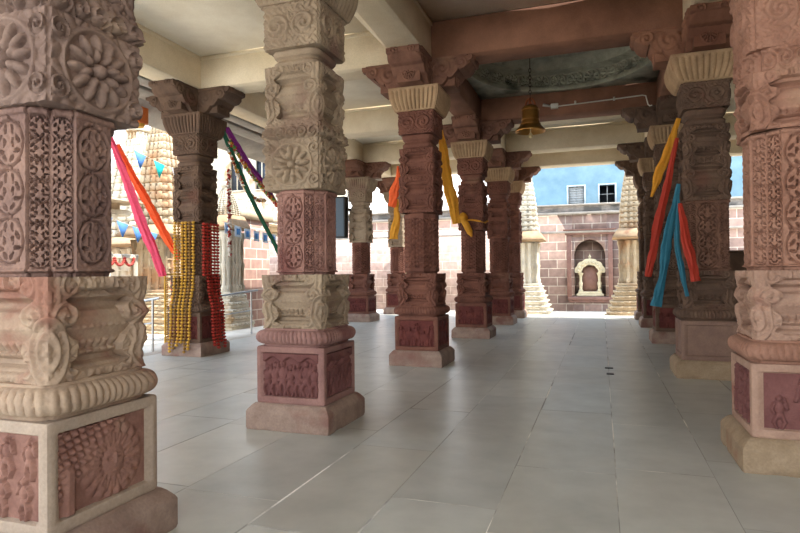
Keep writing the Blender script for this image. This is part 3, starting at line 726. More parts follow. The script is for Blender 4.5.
def wall_with_niche():
    m = MB(); x0, x1, zb, zt = -18, 12, -.9, 4.3; D0, D1 = YW, YW+1.2
    nx0, nx1, nb, nt = -1.30, .25, .35, 3.15
    m.box(x0, nx0, D0, D1, zb, zt); m.box(nx1, x1, D0, D1, zb, zt); m.box(nx0, nx1, D0, D1, zb, nb); m.box(nx0, nx1, D0, D1, nt, zt)
    m.box(nx0, nx1, D0+.55, D1, nb, nt)
    # spandrels above the pointed arch
    cx = (nx0+nx1)/2; arch = arch_outline(cx, .70, nb, 2.1, 3.02)
    pts = arch[1:-1]
    for i in range(len(pts)-1):
        (xa, za), (xb, zb_) = pts[i], pts[i+1]
        P = np.array([[(xa, y, za), (xb, y, zb_), (xb, y, nt), (xa, y, nt)] for y in (D0, D0+.3)])
        V, Q = loft_data(P); m.add(V, Q)
    m.box(nx0, cx-.70, D0, D0+.3, nb, nt); m.box(cx+.70, nx1, D0, D0+.3, nb, nt)
    struct(m.build('wall_back', redwall, smooth=False))
    m = MB(); m.box(-26, -4.6, D0-.15, D1-.1, zb, 3.7); struct(m.build('wall_back', masonry('pale_pink_masonry', (168, 142, 132), (188, 162, 148), (204, 186, 170), .8, .42), smooth=False))
    t = thing('stone_niche', 'red stone frame and sill around the arched niche in the far wall', 'frame', (cx, YW, .5))
    def pr(name, mb): mb.build(name, stone('niche_red_stone', (118, 88, 80), (140, 108, 97), 3), t, smooth=False)
    m = MB(); m.box(-1.0, 1.0, -.10, 0, -.32, -.16, bev=.01); m.box(-.95, .95, -.07, 0, -.42, -.32, bev=.01); pr('sill', m)
    m = MB(); m.box(-1.02, -.82, -.07, 0, -.16, 2.75, bev=.01); pr('jamb', m)
    m = MB(); m.box(.82, 1.02, -.07, 0, -.16, 2.75, bev=.01); pr('jamb', m)
    m = MB(); m.box(-1.1, 1.1, -.12, 0, 2.75, 2.95, bev=.02); m.box(-1.18, 1.18, -.2, 0, 2.95, 3.02, bev=.02); pr('lintel', m)
    # little cream shrine inside the niche
    t = thing('niche_shrine', 'small cream carved arch shrine standing inside the wall niche', 'shrine', (cx, YW+.28, .36))
    w_ = stone('cream_carved_marble', (196, 186, 154), (216, 206, 178), 6)
    m = MB(); m.box(-.62, .62, -.2, .2, 0, .12, bev=.02); m.box(-.54, .54, -.16, .16, .12, .22, bev=.02); m.build('base', w_, t)
    for e_ in (-1, 1):
        m = MB(); m.lathe([(.10, .22), (.12, .26), (.07, .32), (.08, .5), (.10, .62), (.06, .7), (.07, .95), (.11, 1.02), (.13, 1.1)], 12, (e_*.42, 0, 0)); m.build('column', w_, t)
    n = 40; rows = []
    for i in range(n+1):
        a = math.pi-math.pi*i/n; k = 1+.06*abs(math.sin(a*4.5)); ro, ri = (.66+.05*abs(math.sin(a*6))), .36*k
        c_, s_ = math.cos(a), math.sin(a); z = 1.1
        rows.append([(ro*c_, -.12, z+ro*.95*s_), (ro*c_, .12, z+ro*.95*s_), (ri*c_, .12, z+ri*s_), (ri*c_, -.12, z+ri*s_)])
    V, Q = loft_data(np.array(rows)); m = MB().add(V, Q)
    for i in range(9):
        a = math.pi*(i+.5)/9; m.lathe([(0.01, -.06), (.06, -.03), (.06, .03), (.01, .07)], 8, (.52*math.cos(a), -.14, 1.1+.5*math.sin(a)))
    m.build('arch', w_, t)
    MB().lathe([(.09, 1.68), (.12, 1.74), (.05, 1.8), (.07, 1.86), (.02, 1.94), (.005, 2.02)], 12).build('finial', w_, t)
    MB().box(-.36, .36, .05, .15, .22, 1.4).build('recess_panel', stone('niche_red_stone', (118, 88, 80), (140, 108, 97), 3), t, smooth=False)
wall_with_niche()
# weathered grey copings and pipes over the wall
def cop(z0, z1, d, mat, x0=-18, x1=12): 
    _tn[0] += 1; struct(MB().box(x0, x1, YW-d, YW+.6, z0, z1, bev=.015).build('trim_%d' % (30+_tn[0]), mat, smooth=False))
greyw = stone('weathered_grey_coping', (120, 116, 114), (158, 152, 146), 2.5, c=(96, 94, 92), camt=.5)
cop(3.34, 3.44, .16, S['eave']); cop(4.22, 4.34, .14, S['eave']); cop(4.34, 4.62, .05, greyw); cop(4.62, 4.70, .22, S['eave'])
# blue house behind the wall
def blue_house():
    t = thing('blue_house', 'pale blue house rising behind the far wall with two small windows', 'building', (-1, YW+2.2, 0))
    bm_ = stone('pale_blue_limewash', (112, 144, 160), (136, 166, 178), .9, c=(150, 172, 180), camt=.55)
    m = MB(); wx = ((-.56, .22), (.95, 1.68)); z0, z1 = 4.95, 5.85
    zt = 9.5
    bx_ = [-4.2, -2.2, wx[0][0], wx[0][1], wx[1][0], wx[1][1], 5, 10]; bz_ = [0, 2.5, z0, z1, 7.7, zt]
    for yy in (0, .3):
        Vg = [(x, yy, z) for z in bz_ for x in bx_]; nb = len(bx_)
        Qg = [(r*nb+c, r*nb+c+1, (r+1)*nb+c+1, (r+1)*nb+c) for r in range(len(bz_)-1) for c in range(nb-1) if not (r == 2 and c in (2, 4))]
        m.add(Vg, Qg)
    for a, b in wx: m.box(a-.1, a, .01, .29, z0, z1); m.box(b, b+.1, .01, .29, z0, z1); m.box(a, b, .01, .29, z0-.1, z0); m.box(a, b, .01, .29, z1, z1+.1)
    m.box(-4.2, -3.9, .3, 6, 0, zt); m.box(9.7, 10, .3, 6, 0, zt); m.box(-4.2, 10, 5.7, 6, 0, zt)
    m.box(-4.2, 10, .3, 6, zt-.3, zt)
    m.build('wall', bm_, t, smooth=False)
    for i, (a, b) in enumerate(wx):
        m = MB(); m.box(a-.07, a, -.04, .1, z0-.07, z1+.07); m.box(b, b+.07, -.04, .1, z0-.07, z1+.07); m.box(a, b, -.04, .1, z1, z1+.07); m.box(a-.05, b+.05, -.08, .1, z0-.07, z0)
        f = m.build('window', stone('pale_window_surround', (190, 206, 212), (214, 224, 228), 3), t, smooth=False)
        if i == 0:
            m = MB(); m.box(a, (a+b)/2-.01, .06, .1, z0, z1); m.box((a+b)/2+.01, b, .06, .1, z0, z1)
            for q in range(7): m.box(a+.03, b-.03, .045, .07, z0+.06+q*.12, z0+.12+q*.12)
            m.build('shutter', plain('grey_shutter_paint', (150, 152, 150), .7), f, smooth=False)
        else:
            MB().box(a, b, 1.0, 1.1, z0-.5, z1+.5).build('room_shade_panel', plain('painted_room_shade', (40, 42, 46), .9), f, smooth=False)  # unlit depth of the room painted as a dark panel behind the opening
            m = MB(); m.box((a+b)/2-.02, (a+b)/2+.02, .1, .14, z0, z1); m.box(a, b, .1, .14, (z0+z1)/2-.015, (z0+z1)/2+.015); m.build('glazing_bar', plain('grey_shutter_paint', (150, 152, 150)), f, smooth=False)
    m = MB(); P = np.array([[(x, -.02, 4.86), (x, -.9, 4.60), (x, -.9, 4.66), (x, -.02, 4.95)] for x in (-3.4, .2)]); V, Q = loft_data(P); m.add(V, Q)
    m.build('awning', plain('white_awning', (236, 240, 244)), t, smooth=False)
blue_house()

# white carved shrines flanking the view
def tiered(cx, cy, label, w0=.75, H=6.3, z0=-.36, mat=None, cat='shrine', group=None, roof=True, seed=0, name='carved_shrine', d0=None):
    mat = mat or S['white']; rnd = random.Random(seed); t = thing(name, label, cat, (cx, cy, z0), 0, group)
    def ringbox(m, z, h, w):
        m.lathe([(w*1.2, z), (w*1.36, z+h*.25), (w*1.36, z+h*.6), (w*1.2, z+h)], 4) 
    def tiers(z, n, w, dw, dh):
        m = MB(); 
        for k in range(n):
            ww = w-dw*k; zz = z+k*dh
            m.box(-ww, ww, -ww, ww, zz, zz+dh*.5, bev=.02); m.box(-ww*.92, ww*.92, -ww*.92, ww*.92, zz+dh*.5, zz+dh, bev=.01)
            nn = 7
            for q in range(nn):
                x = -ww+2*ww*(q+.5)/nn
                for (ax, ay) in ((x, -ww), (x, ww), (-ww, x), (ww, x)): m.box(ax-ww*.07, ax+ww*.07, ay-ww*.07, ay+ww*.07, zz+dh*.1, zz+dh*.42, bev=.008)
        return m
    tiers(0, 7, w0*1.65, w0*.10, .2).build('stepped_base', mat, t, smooth=False)
    z = 1.4
    m = MB(); w = w0*.86; m.box(-w*.86, w*.86, -w*.86, w*.86, z, z+1.9)
    for q in range(5):
        x = -w*.9+2*w*.9*q/4
        for (ax, ay) in ((x, -w*.9), (x, w*.9), (-w*.9, x), (w*.9, x)):
            m.lathe([(.09, z), (.10, z+.15), (.06, z+.2), (.07, z+.6), (.10, z+.75), (.06, z+.85), (.065, z+1.4), (.11, z+1.6), (.12, z+1.7)], 8, (ax, ay, 0))
    for q in range(6): m.box(-w*.94, w*.94, -w*.94, w*.94, z+.1+q*.3, z+.15+q*.3)
    m.build('pillared_body', mat, t)
    z += 1.75
    cm = S['fluted'] if roof else mat
    m = MB(); P = np.array([[(-a, -a, q), (a, -a, q), (a, a, q), (-a, a, q)] for a, q in ((w, z), (w*1.45, z+.05), (w*1.45, z+.12), (w*1.1, z+.42), (w*.9, z+.45))]); V, Q = loft_data(P); m.add(V, Q); m.build('eave', cm, t, smooth=False)
    z += .45
    # curved spire made of ribs and tiers
    m = MB(); n = 14
    for k in range(n):
        u = k/n; ww = w*.86*(1-u**1.7*.75); zz = z+u*(H-z); dh = (H-z)/n
        m.box(-ww, ww, -ww, ww, zz, zz+dh*.62, bev=.02); m.box(-ww*.9, ww*.9, -ww*.9, ww*.9, zz+dh*.62, zz+dh)
        for q in (-.66, -.22, .22, .66):
            for (ax, ay) in ((q*ww, -ww), (q*ww, ww), (-ww, q*ww), (ww, q*ww)): m.box(ax-ww*.13, ax+ww*.13, ay-ww*.1, ay+ww*.1, zz+dh*.05, zz+dh*.9, bev=.01)
    m.build('spire', mat, t, smooth=False)
    m = MB(); m.lathe([(w*.2, H-.02), (w*.42, H+.06), (w*.42, H+.14), (w*.15, H+.2), (w*.2, H+.3), (.03, H+.5), (.005, H+.6)], 16); m.build('finial', mat, t)
    return t
tiered(-3.1, 25.6, 'white tiered carved shrine at the left of the courtyard opening', .66, 6.6, seed=1)
tiered(1.25, 25.6, 'cream tiered carved shrine at the right of the courtyard opening', .66, 6.6, seed=2, mat=S['outer'])

# ---------------------------------------------------------------- sunlit temple buildings outside on the left
def temple_porch(x, y, label, wy=3.2, H=4.6, z0=-.36, n=3, d=2.2):
    t = thing('temple_porch', label, 'building', (x, y, z0)); mt = S['outer']
    m = MB()
    for k in range(4): m.box(-d-.0, .55-.1*k, -wy-.4+.1*k, wy+.4-.1*k, k*.22, (k+1)*.22-.02, bev=.02)
    m.build('stepped_base', mt, t, smooth=False)
    for k in range(n):
        yy = -wy+2*wy*k/(n-1)
        m = MB(); m.box(-.3, .3, yy-.3, yy+.3, .86, 1.25, bev=.02)
        prof = [(.24, 1.25), (.27, 1.32), (.2, 1.4), (.22, 1.5), (.27, 1.7), (.2, 1.85), (.2, 2.5), (.26, 2.56), (.2, 2.62), (.2, 3.1), (.27, 3.2), (.2, 3.3), (.24, 3.5), (.4, 3.66), (.42, 3.72)]
        m.lathe(prof, 12, (0, yy, 0)); m.box(-.35, .35, yy-.75, yy+.75, 3.72, 3.9, bev=.03); m.build('column', S['white'], t)
    m = MB(); m.box(-d, .3, -wy-.35, wy+.35, 3.9, 4.2, bev=.02); P = np.array([[(-d, yy, 4.2), (.95, yy, 4.05), (.95, yy, 4.12), (-d, yy, 4.5)] for yy in np.linspace(-wy-.8, wy+.8, 2)]); V, Q = loft_data(P); m.add(V, Q)
    m.build('roof_slab', mt, t, smooth=False)
    m = MB(); m.box(-d-.3, -d, -wy-.3, wy+.3, 0, 4.0); m.build('rear_wall', masonry_cream, t, smooth=False)
    m = MB()
    for k in range(9):
        yy = -wy+2*wy*k/8; m.lathe([(.28, 4.4), (.30, 4.5), (.24, 4.7), (.15, 4.95), (.08, 5.1), (.12, 5.16), (.02, 5.35)], 8, (-.1, yy, 0))
    m.build('roof_pinnacle_row', S['white'], t)
    return t
masonry_cream = masonry('cream_block_masonry', (166, 140, 116), (184, 160, 134), (206, 192, 170), .7, .35, 'y')
masonry_red_y = masonry('brown_block_masonry', (150, 118, 106), (172, 136, 122), (206, 190, 174), .7, .34, 'y')
tiered(-14.4, 16.7, 'cream carved shrine tower rising between the orange drape and the garlanded pillar', .85, 7.6, mat=S['outer'], seed=8)
temple_porch(-14.2, 10.9, 'sunlit cream temple porch with columns seen behind the pink and orange drapes', 3.0)
temple_porch(-14.6, 22.5, 'sunlit cream temple porch with columns right of the garlanded pillar', 3.0)
tiered(-19.6, 12.5, 'tall cream temple spire rising beyond the left porch', 1.6, 11, mat=S['white'], name='temple_spire', cat='tower', seed=3)
tiered(-20.3, 22.0, 'pale temple spire behind the hanging tinsel garlands', 1.7, 8.5, mat=S['white'], name='temple_spire', cat='tower', seed=4)
tiered(-10.35, 14.6, 'small white carved shrine standing just beyond the right steel handrail', .40, 4.4, mat=S['white'], seed=5)
tiered(-8.6, 27.0, 'small cream carved shrine seen between the far red pillars', .6, 5.5, mat=S['outer'], seed=6)
struct(MB().box(-24, -23.6, -6, 50, -.9, 4.2).build('wall_left', masonry_red_y, smooth=False))
tt = thing('masonry_pier', 'brown masonry pier behind the small square picture flags', 'pier', (-11.3, 17.1, -.36))
m = MB(); m.box(-.35, .35, -.85, .85, 0, 3.7, bev=.02); m.build('pier_body', masonry_red_y, tt, smooth=False)
MB().box(-.45, .45, -1.0, 1.0, 3.7, 3.95, bev=.03).build('cornice', S['outer'], tt, smooth=False)
def white_house():
    t = thing('white_house', 'white house with dark windows far behind the hanging tinsel garlands', 'building', (-19.5, 31.0, -.5)); mt = S['white']
    w_ = [(-2.1, -1.2), (-.3, .5), (1.4, 2.2)]; z0, z1, zt = 7.2, 9.0, 10.3
    bx_ = [-4.2]+[q for ab in w_ for q in ab]+[3.6]; bz_ = [0, z0, z1, zt]; nb = len(bx_); m = MB()
    m.add([(x, 0, z) for z in bz_ for x in bx_], [(r*nb+c, r*nb+c+1, (r+1)*nb+c+1, (r+1)*nb+c) for r in range(3) for c in range(nb-1) if not (r == 1 and c in (1, 3, 5))])
    m.box(-4.2, -4.0, .05, 5, 0, zt); m.box(3.4, 3.6, .05, 5, 0, zt); m.box(-4.2, 3.6, 4.8, 5, 0, zt); m.box(-4.2, 3.6, .05, 5, zt-.2, zt); m.build('wall', mt, t, smooth=False)
    MB().box(-4.5, 3.9, -.4, 5.3, zt, zt+.2, bev=.03).build('roof_edge', mt, t, smooth=False)
    for a, b in w_:
        m = MB(); m.box(a-.08, a, -.05, .1, z0-.08, z1+.08); m.box(b, b+.08, -.05, .1, z0-.08, z1+.08); m.box(a, b, -.05, .1, z1, z1+.08); m.box(a-.05, b+.05, -.1, .1, z0-.08, z0); m.box((a+b)/2-.03, (a+b)/2+.03, 0, .05, z0, z1)
        f = m.build('window', mt, t, smooth=False)
        MB().box(a, b, .12, .16, z0, z1).build('pane', plain('dark_window_glass', (60, 66, 76), .15), f, smooth=False)
white_house()

# ---------------------------------------------------------------- brass bell
def bell():
    bx, by, bz = -1.27, 11.6, 4.24
    brass = plain('old_brass', (176, 130, 70), .38, .9); 
    t = thing('brass_bell', 'large brass temple bell hanging on a chain from the carved dome', 'bell', (bx, by, bz))
    MB().lathe([(.01, .50), (.07, .50), (.14, .47), (.165, .42), (.165, .2), (.18, .14), (.22, .08), (.27, .03), (.29, 0), (.285, -.015), (.26, 0), (.2, .08), (.15, .2), (.14, .4), (.01, .44)], 40).build('bell_body', brass, t)
    for z in (.40, .18, .05): pass
    m = MB(); 
    for z, r in ((.41, .168), (.22, .168), (.13, .188)): m.lathe([(r-.01, z-.012), (r+.008, z-.006), (r+.008, z+.006), (r-.01, z+.012)], 40)
    m.build('rib', brass, t)
    m = MB()
    for a in (0, math.pi/2):
        m.tube([(.09*math.cos(a)*c, .09*math.sin(a)*c, .5+.14*s_) for c, s_ in [(math.cos(q), math.sin(q)) for q in np.linspace(0, math.pi, 14)]], .018, 8)
    m.build('crown_loop', plain('copper_red_metal', (150, 84, 48), .5, .6), t)
    m = MB(); m.tube([(0, 0, .4), (0, 0, -.07)], .012, 8); m.lathe([(.005, -.14), (.04, -.12), (.045, -.08), (.02, -.04), (.01, -.03)], 14); m.build('clapper', plain('pale_clapper', (214, 196, 150), .4, .3), t)
    m = MB(); z = .62; k = 0
    while z < 1.30:
        a = (k % 2)*math.pi/2
        m.tube([(.022*math.cos(q)*math.cos(a), .022*math.cos(q)*math.sin(a), z+.045*math.sin(q)) for q in np.linspace(0, 2*math.pi, 13)], .007, 6, caps=False); z += .07; k += 1
    m.tube([(0, 0, z-.04), (0, 0, 2.37)], .01, 6)
    m.build('chain', plain('dark_iron', (70, 60, 52), .5, .8), t)
bell()
# conduit and lamp holder on the far lintel
def conduit():
    y = Y4-e-.03; pts = [(-.86, y, 5.17), (-.2, y, 5.19), (.4, y, 5.21), (.86, y, 5.23), (.93, y, 5.21), (.95, y, 5.12), (.97, y, 5.03), (1.0, y, 4.99), (1.05, y, 5.0)]
    t = thing('wall_conduit', 'pale bent pipe with a lamp holder on the dark lintel beyond the bell', 'pipe', (0, y, 5.2))
    P = [(a, b-y, c-5.2) for a, b, c in pts]
    w_ = plain('pale_conduit', (196, 192, 182), .5)
    MB().tube(P, .014, 8).build('pipe', w_, t)
    m = MB(); m.box(-1.02, -.86, -.06, .03, -.08, .03, bev=.01); m.build('junction_box', w_, t)
    m = MB(); m.tube([(-1.03, -.02, -.02), (-1.12, -.04, .0), (-1.19, -.05, .02)], [.022, .03, .035], 10); m.build('lamp_holder', plain('lamp_holder_grey', (150, 146, 138), .4), t)
    for x in (-.5, .3): MB().box(x-.02, x+.02, -.02, .03, -.02, .05).build('clip', w_, t, smooth=False)
conduit()

# ---------------------------------------------------------------- cloth drapes
def drape(name, pts, widths, mat, label, cat='cloth', folds=5, group=None, thick=.42, sag=0, up=(0, 0, 1)):
    """a gathered strip of cloth along pts: a crumpled tube with pleats"""
    pts = np.array(pts, float); n = max(24, int(np.linalg.norm(np.diff(pts, axis=0), axis=1).sum()/.03)); tt_ = np.linspace(0, 1, n)
    k = np.concatenate([[0], np.cumsum(np.linalg.norm(np.diff(pts, axis=0), axis=1))]); k /= k[-1]
    c = np.stack([np.interp(tt_, k, pts[:, i]) for i in range(3)], -1); c[:, 2] -= sag*np.sin(tt_*math.pi)
    for _ in range(12): c[1:-1] = (c[:-2]+c[1:-1]*2+c[2:])/4
    wb_ = np.sin(tt_*math.pi)*.012; c[:, 0] += wb_*np.sin(tt_*9+len(label)); c[:, 1] += wb_*np.cos(tt_*7+len(label))
    w = .72*np.interp(tt_, np.linspace(0, 1, len(widths)), widths)
    T = np.gradient(c, axis=0); T /= np.linalg.norm(T, axis=1)[:, None]
    m_ = 36; th = np.arange(m_)*2*math.pi/m_; rows = []
    side0 = np.array([.95, .3, 0]); rnd = random.Random(len(label)); p1 = rnd.random()*6
    for i in range(n):
        a = side0-T[i]*side0.dot(T[i]); a /= np.linalg.norm(a); b = np.cross(T[i], a)
        r = 1+.24*np.cos(folds*th+p1+5*math.sin(3*tt_[i]))+.13*np.cos((folds+4)*th+7*tt_[i])+.07*math.sin(i*.37+p1)+.05*math.sin(i*.9)
        rows.append(c[i]+w[i]*(np.cos(th)*r)[:, None]*a+w[i]*thick*(np.sin(th)*r)[:, None]*b)
    V, Q = loft_data(np.array(rows)); o = link(name, mesh_from(name, V, Q, True, 70), mat); return tag(o, label, cat, group)
pink = plain('pink_cloth', (236, 92, 128), .7, trans=.35); orange = plain('orange_cloth', (250, 120, 60), .7, trans=.35)
yellow = plain('yellow_cloth', (228, 166, 46), .7, trans=.3); blue = plain('blue_cloth', (44, 118, 142), .7, trans=.12)
red = plain('red_orange_cloth', (188, 58, 38), .7, trans=.2); purple = plain('purple_cloth', (140, 40, 140), .7, trans=.2); green = plain('green_cloth', (26, 96, 66), .7, trans=.1)
drape('cloth_drape', [(-8.3, 8.2, 4.12), (-8.3, 8.95, 2.75), (-8.3, 9.60, 1.5)], (.05, .10, .12, .10), pink, 'pink cloth strip slanting down beside the nearest pillar', group=None)
drape('cloth_drape', [(-8.3, 8.45, 3.9), (-8.3, 9.1, 3.0), (-8.3, 10.1, 1.85)], (.05, .10, .11, .09), orange, 'orange cloth strip slanting down toward the garlanded pillar')
drape('cloth_drape', [(-7.0, 9.9, 4.42), (-6.98, 10.6, 3.85), (-7.08, 12.0, 3.1)], (.07, .09, .06), purple, 'purple cloth strip slanting from the top of the garlanded pillar')
drape('cloth_drape', [(-7.05, 9.85, 4.35), (-7.1, 10.8, 3.3), (-7.0, 12.0, 1.86), (-6.98, 12.4, 1.5)], (.06, .055, .06, .06), green, 'dark green cloth strip slanting down behind the tall tan pillar')
drape('cloth_drape', [(-2.62, 9.85, 4.05), (-2.68, 10.6, 3.2), (-2.60, 10.95, 2.45)], (.05, .10, .13, .09), yellow, 'yellow cloth hanging between the two dark red pillars at centre')
drape('cloth_drape', [(-3.20, 9.3, 3.3), (-3.22, 9.3, 3.0), (-3.31, 9.25, 2.62)], (.02, .05, .10, .07), orange, 'orange cloth tuck hanging at the left of the central dark red pillar')
drape('cloth_drape', [(-3.22, 9.32, 2.75), (-3.25, 9.3, 2.4), (-3.28, 9.28, 2.08)], (.03, .07, .09), yellow, 'yellow cloth tail hanging below the orange tuck')
drape('cloth_drape', [(1.08, 9.3, 3.7), (.92, 9.5, 3.2), (.72, 9.6, 2.62)], (.04, .08, .09, .02), yellow, 'yellow cloth tail on the right, topmost of the hanging cloths')
drape('cloth_drape', [(1.05, 9.3, 3.42), (.88, 9.5, 2.55), (.66, 9.65, 1.42)], (.03, .06, .08, .06), red, 'red cloth strip slanting left beside the long blue cloth')
drape('cloth_drape', [(1.06, 9.25, 2.75), (.95, 9.4, 2.1), (.80, 9.5, 1.2), (.76, 9.5, .98)], (.03, .08, .09, .06, .10), blue, 'long blue cloth ending in a knot at the right')
drape('cloth_drape', [(1.05, 9.08, 2.45), (1.12, 9.0, 1.9), (1.22, 8.92, 1.36)], (.03, .07, .08, .07), red, 'red cloth tail hanging in front of the brown pillar shaft')
drape('cloth_drape', [(1.04, 9.1, 2.5), (1.00, 9.1, 1.8), (1.12, 9.0, 1.15)], (.02, .04, .05, .03), blue, 'thin blue cloth tail between the long blue and the red tail')
# knot of yellow cloth round pillar
t = thing('knotted_cloth', 'yellow cloth tied in a knot round the upper part of a dark red pillar', 'cloth', (XL, Y4, 2.7))
def torus(m, R, r, z, n=40, sq=.33): 
    rows = []
    th = np.arange(n)*2*math.pi/n
    for k in range(10):
        a = k*2*math.pi/10; rr = R+r*math.cos(a)
        ex = 6; q = (np.abs(np.cos(th))**ex+np.abs(np.sin(th))**ex)**(-1/ex)
        rows.append(np.stack([rr*q*np.cos(th), rr*q*np.sin(th), z+r*1.6*math.sin(a)+.03*np.sin(3*th)], -1))
    rows.append(rows[0]); V, Q = loft_data(np.array(rows), caps=False); m.add(V, Q)
m = MB(); torus(m, .315, .014, .0); m.build('wrap', yellow, t)
m = MB(); m.lathe([(.01, -.12), (.10, -.06), (.12, .02), (.06, .1), (.01, .13)], 12, (-.16, -.37, .08)); m.tube([(-.2, -.37, .08), (-.08, -.41, -.08), (.0, -.38, -.26), (.04, -.36, -.36)], [.05, .08, .07, .02], 10); m.build('knot', yellow, t)

# ---------------------------------------------------------------- garlands on the left pillar
def bead_mesh(name, n, pitch, r, sq=.75):
    m = MB()
    for k in range(n): m.lathe([(r*.25, -k*pitch-pitch*.48), (r, -k*pitch-pitch*.25), (r, -k*pitch+pitch*.1), (r*.25, -k*pitch+pitch*.46)], 8)
    return mesh_from(name, np.vstack(m.V), np.vstack(m.Q), True, 50)
gold = plain('gold_marigold', (196, 148, 44), .6); redg = plain('red_marigold', (168, 42, 24), .6); dgold = plain('dark_gold_marigold', (140, 102, 36), .6)
def strand_mesh(name, L, r, seed, ztop=2.52):
    """string of flower heads hanging against the pillar face (towards -Y), leaning out over the mouldings below"""
    rnd = random.Random(seed); m = MB(); z = 0; off = interp([(0, -.19), (.26, -.19), (.30, -.16), (.80, -.14), (.86, -.125), (.94, -.06), (.96, -.02), (1.0, .0), (1.45, .0), (1.5, .02), (2.6, .02)])
    while z < L:
        o_ = off(ztop-z) if False else interp([(0, -.165), (.27, -.165), (.40, -.13), (.95, -.11), (1.25, -.03), (1.6, 0), (2.6, 0)])(ztop-z)
        m.lathe([(r*.3, -z-.056), (r, -z-.036), (r*1.0, -z-.014), (r*.3, -z)], 8, (rnd.uniform(-.006, .006), o_+rnd.uniform(-.004, .004), 0)); z += .06
    return mesh_from(name, np.vstack(m.V), np.vstack(m.Q), True, 40)
desc = 'gold flower garland string on the front of the garlanded pillar, %s'
pos = ['leftmost', 'second from left', 'third from left', 'fourth from left', 'fifth from left', 'rightmost']
for k in range(6):
    x = XP-.21+k*.084; y = Y3-.345; L = 2.44-.07*((k*5) % 4)
    o = link('flower_garland', strand_mesh('flower_garland', L, .031, k), gold if k not in (1, 4) else dgold, None, (x, y, 2.52)); tag(o, desc % pos[k], 'garland', 'gold garlands on the pillar front')
for k in range(5):
    y = Y3-.22+k*.105; o = link('flower_garland', strand_mesh('flower_garland', (1.0, 2.34, 2.4, 2.28, 2.36)[k], .036, 20+k), redg, None, (XP+.35, y, 2.50)); o.rotation_euler.z = math.pi/2
    tag(o, 'red flower garland string on the right side of the garlanded pillar, %s' % ('short nearest one', 'second from the camera', 'middle one', 'second farthest', 'farthest')[k], 'garland', 'red garlands on the pillar side')
# looping tinsel between the pillar and the tall tan pillar
def tinsel_mat(name, cols):
    m = bpy.data.materials.new(name); m.use_nodes = True; n = m.node_tree.nodes; l = m.node_tree.links; p = n['Principled BSDF']
    g = n.new('ShaderNodeNewGeometry'); v = n.new('ShaderNodeTexVoronoi'); v.inputs['Scale'].default_value = 22; l.new(g.outputs['Position'], v.inputs['Vector'])
    sp = n.new('ShaderNodeSeparateColor'); l.new(v.outputs['Color'], sp.inputs[0]); r = n.new('ShaderNodeValToRGB'); r.color_ramp.interpolation = 'CONSTANT'
    while len(r.color_ramp.elements) < len(cols): r.color_ramp.elements.new(.5)
    for k, c in enumerate(cols): r.color_ramp.elements[k].position = k/len(cols); r.color_ramp.elements[k].color = srgb(*c)
    l.new(sp.outputs[0], r.inputs[0]); l.new(r.outputs[0], p.inputs['Base Color']); p.inputs['Roughness'].default_value = .45
    return m
def tinsel(a, b, sag, cols, label, n=46, r=.05):
    a, b = np.array(a), np.array(b); rnd = random.Random(n); pts = []; rr = []
    m = n*3
    for i in range(m):
        u = i/(m-1); pts.append(a+(b-a)*u+np.array([0, 0, -sag*4*u*(1-u)])+np.array([rnd.uniform(-.012, .012) for _ in range(3)])); rr.append(r*(.45+.55*(i % 2))*rnd.uniform(.7, 1.1))
    o = MB().tube(pts, np.array(rr), 9).build('tinsel_garland', tinsel_mat('tinsel', cols)); tag(o, label, 'garland'); o['kind'] = 'thing'
CR, CW_, CL, CG = (176, 44, 30), (240, 234, 224), (96, 150, 70), (214, 160, 50)
white = plain('white_tinsel', (240, 236, 226), .4); lime = plain('green_tinsel', (96, 160, 70), .5)
tinsel((-7.0, 10.0, 4.2), (-7.0, 12.3, 3.0), .18, [CR, CW_, CL, CG], 'multicoloured tinsel garland looping beside the purple cloth', 60)
tinsel((-7.1, 10.1, 4.1), (-7.2, 11.6, 3.2), .35, [CW_, CR, CW_, CG], 'white and red tinsel garland in the lowest loop beside the green cloth', 60)
tinsel((-7.05, 11.1, 3.55), (-7.0, 12.6, 2.7), .02, [CR, (220, 90, 40)], 'red tinsel garland running down behind the tall tan pillar', 50)
tinsel((-7.3, 10.4, 3.7), (-7.35, 10.5, 1.9), .0, [CR, CW_], 'red and white tinsel garland hanging straight beside the garlanded pillar', 50)

# bunting
def bunting(a, b, sag, cols, lab, n):
    a, b = np.array(a, float), np.array(b, float)
    t = thing('bunting_line', lab, 'bunting', tuple(a)); a0 = a.copy(); a, b = a-a0, b-a0
    MB().tube([tuple(a+(b-a)*u+np.array([0, 0, -sag*4*u*(1-u)])) for u in np.linspace(0, 1, 20)], .006, 5).build('string', plain('string', (200, 190, 170)), t)
    d = (b-a)/np.linalg.norm(b-a)
    for i in range(n):
        u = (i+.5)/n; p_ = a+(b-a)*u+np.array([0, 0, -sag*4*u*(1-u)]); cn, mt = cols[i % len(cols)]
        w, h = .19, .36
        if 'square' in cn: P = [(-.15*d, 0), (.15*d, 0), (.15*d, -.3), (-.15*d, -.3)]
        else: P = [(-w*d, 0), (w*d, 0), (.01*d, -h), (-.01*d, -h)]
        nrm = np.array([d[1], -d[0], 0]); ring_ = [np.array(v)+np.array([0, 0, z]) for v, z in P]
        V, Q = loft_data(np.array([[r_+nrm*.004+p_ for r_ in ring_], [r_-nrm*.004+p_ for r_ in ring_]]))
        f = MB().add(V, Q).build('flag', mt, t, smooth=False); f['label'] = cn
        if 'square' in cn:
            MB().box(*sorted((float(p_[0]+.01), float(p_[0]+.016))), float(p_[1]-.08), float(p_[1]+.08), float(p_[2]-.24), float(p_[2]-.07)).build('printed_picture', plain('print_blue', (60, 130, 200), .6), f, smooth=False)
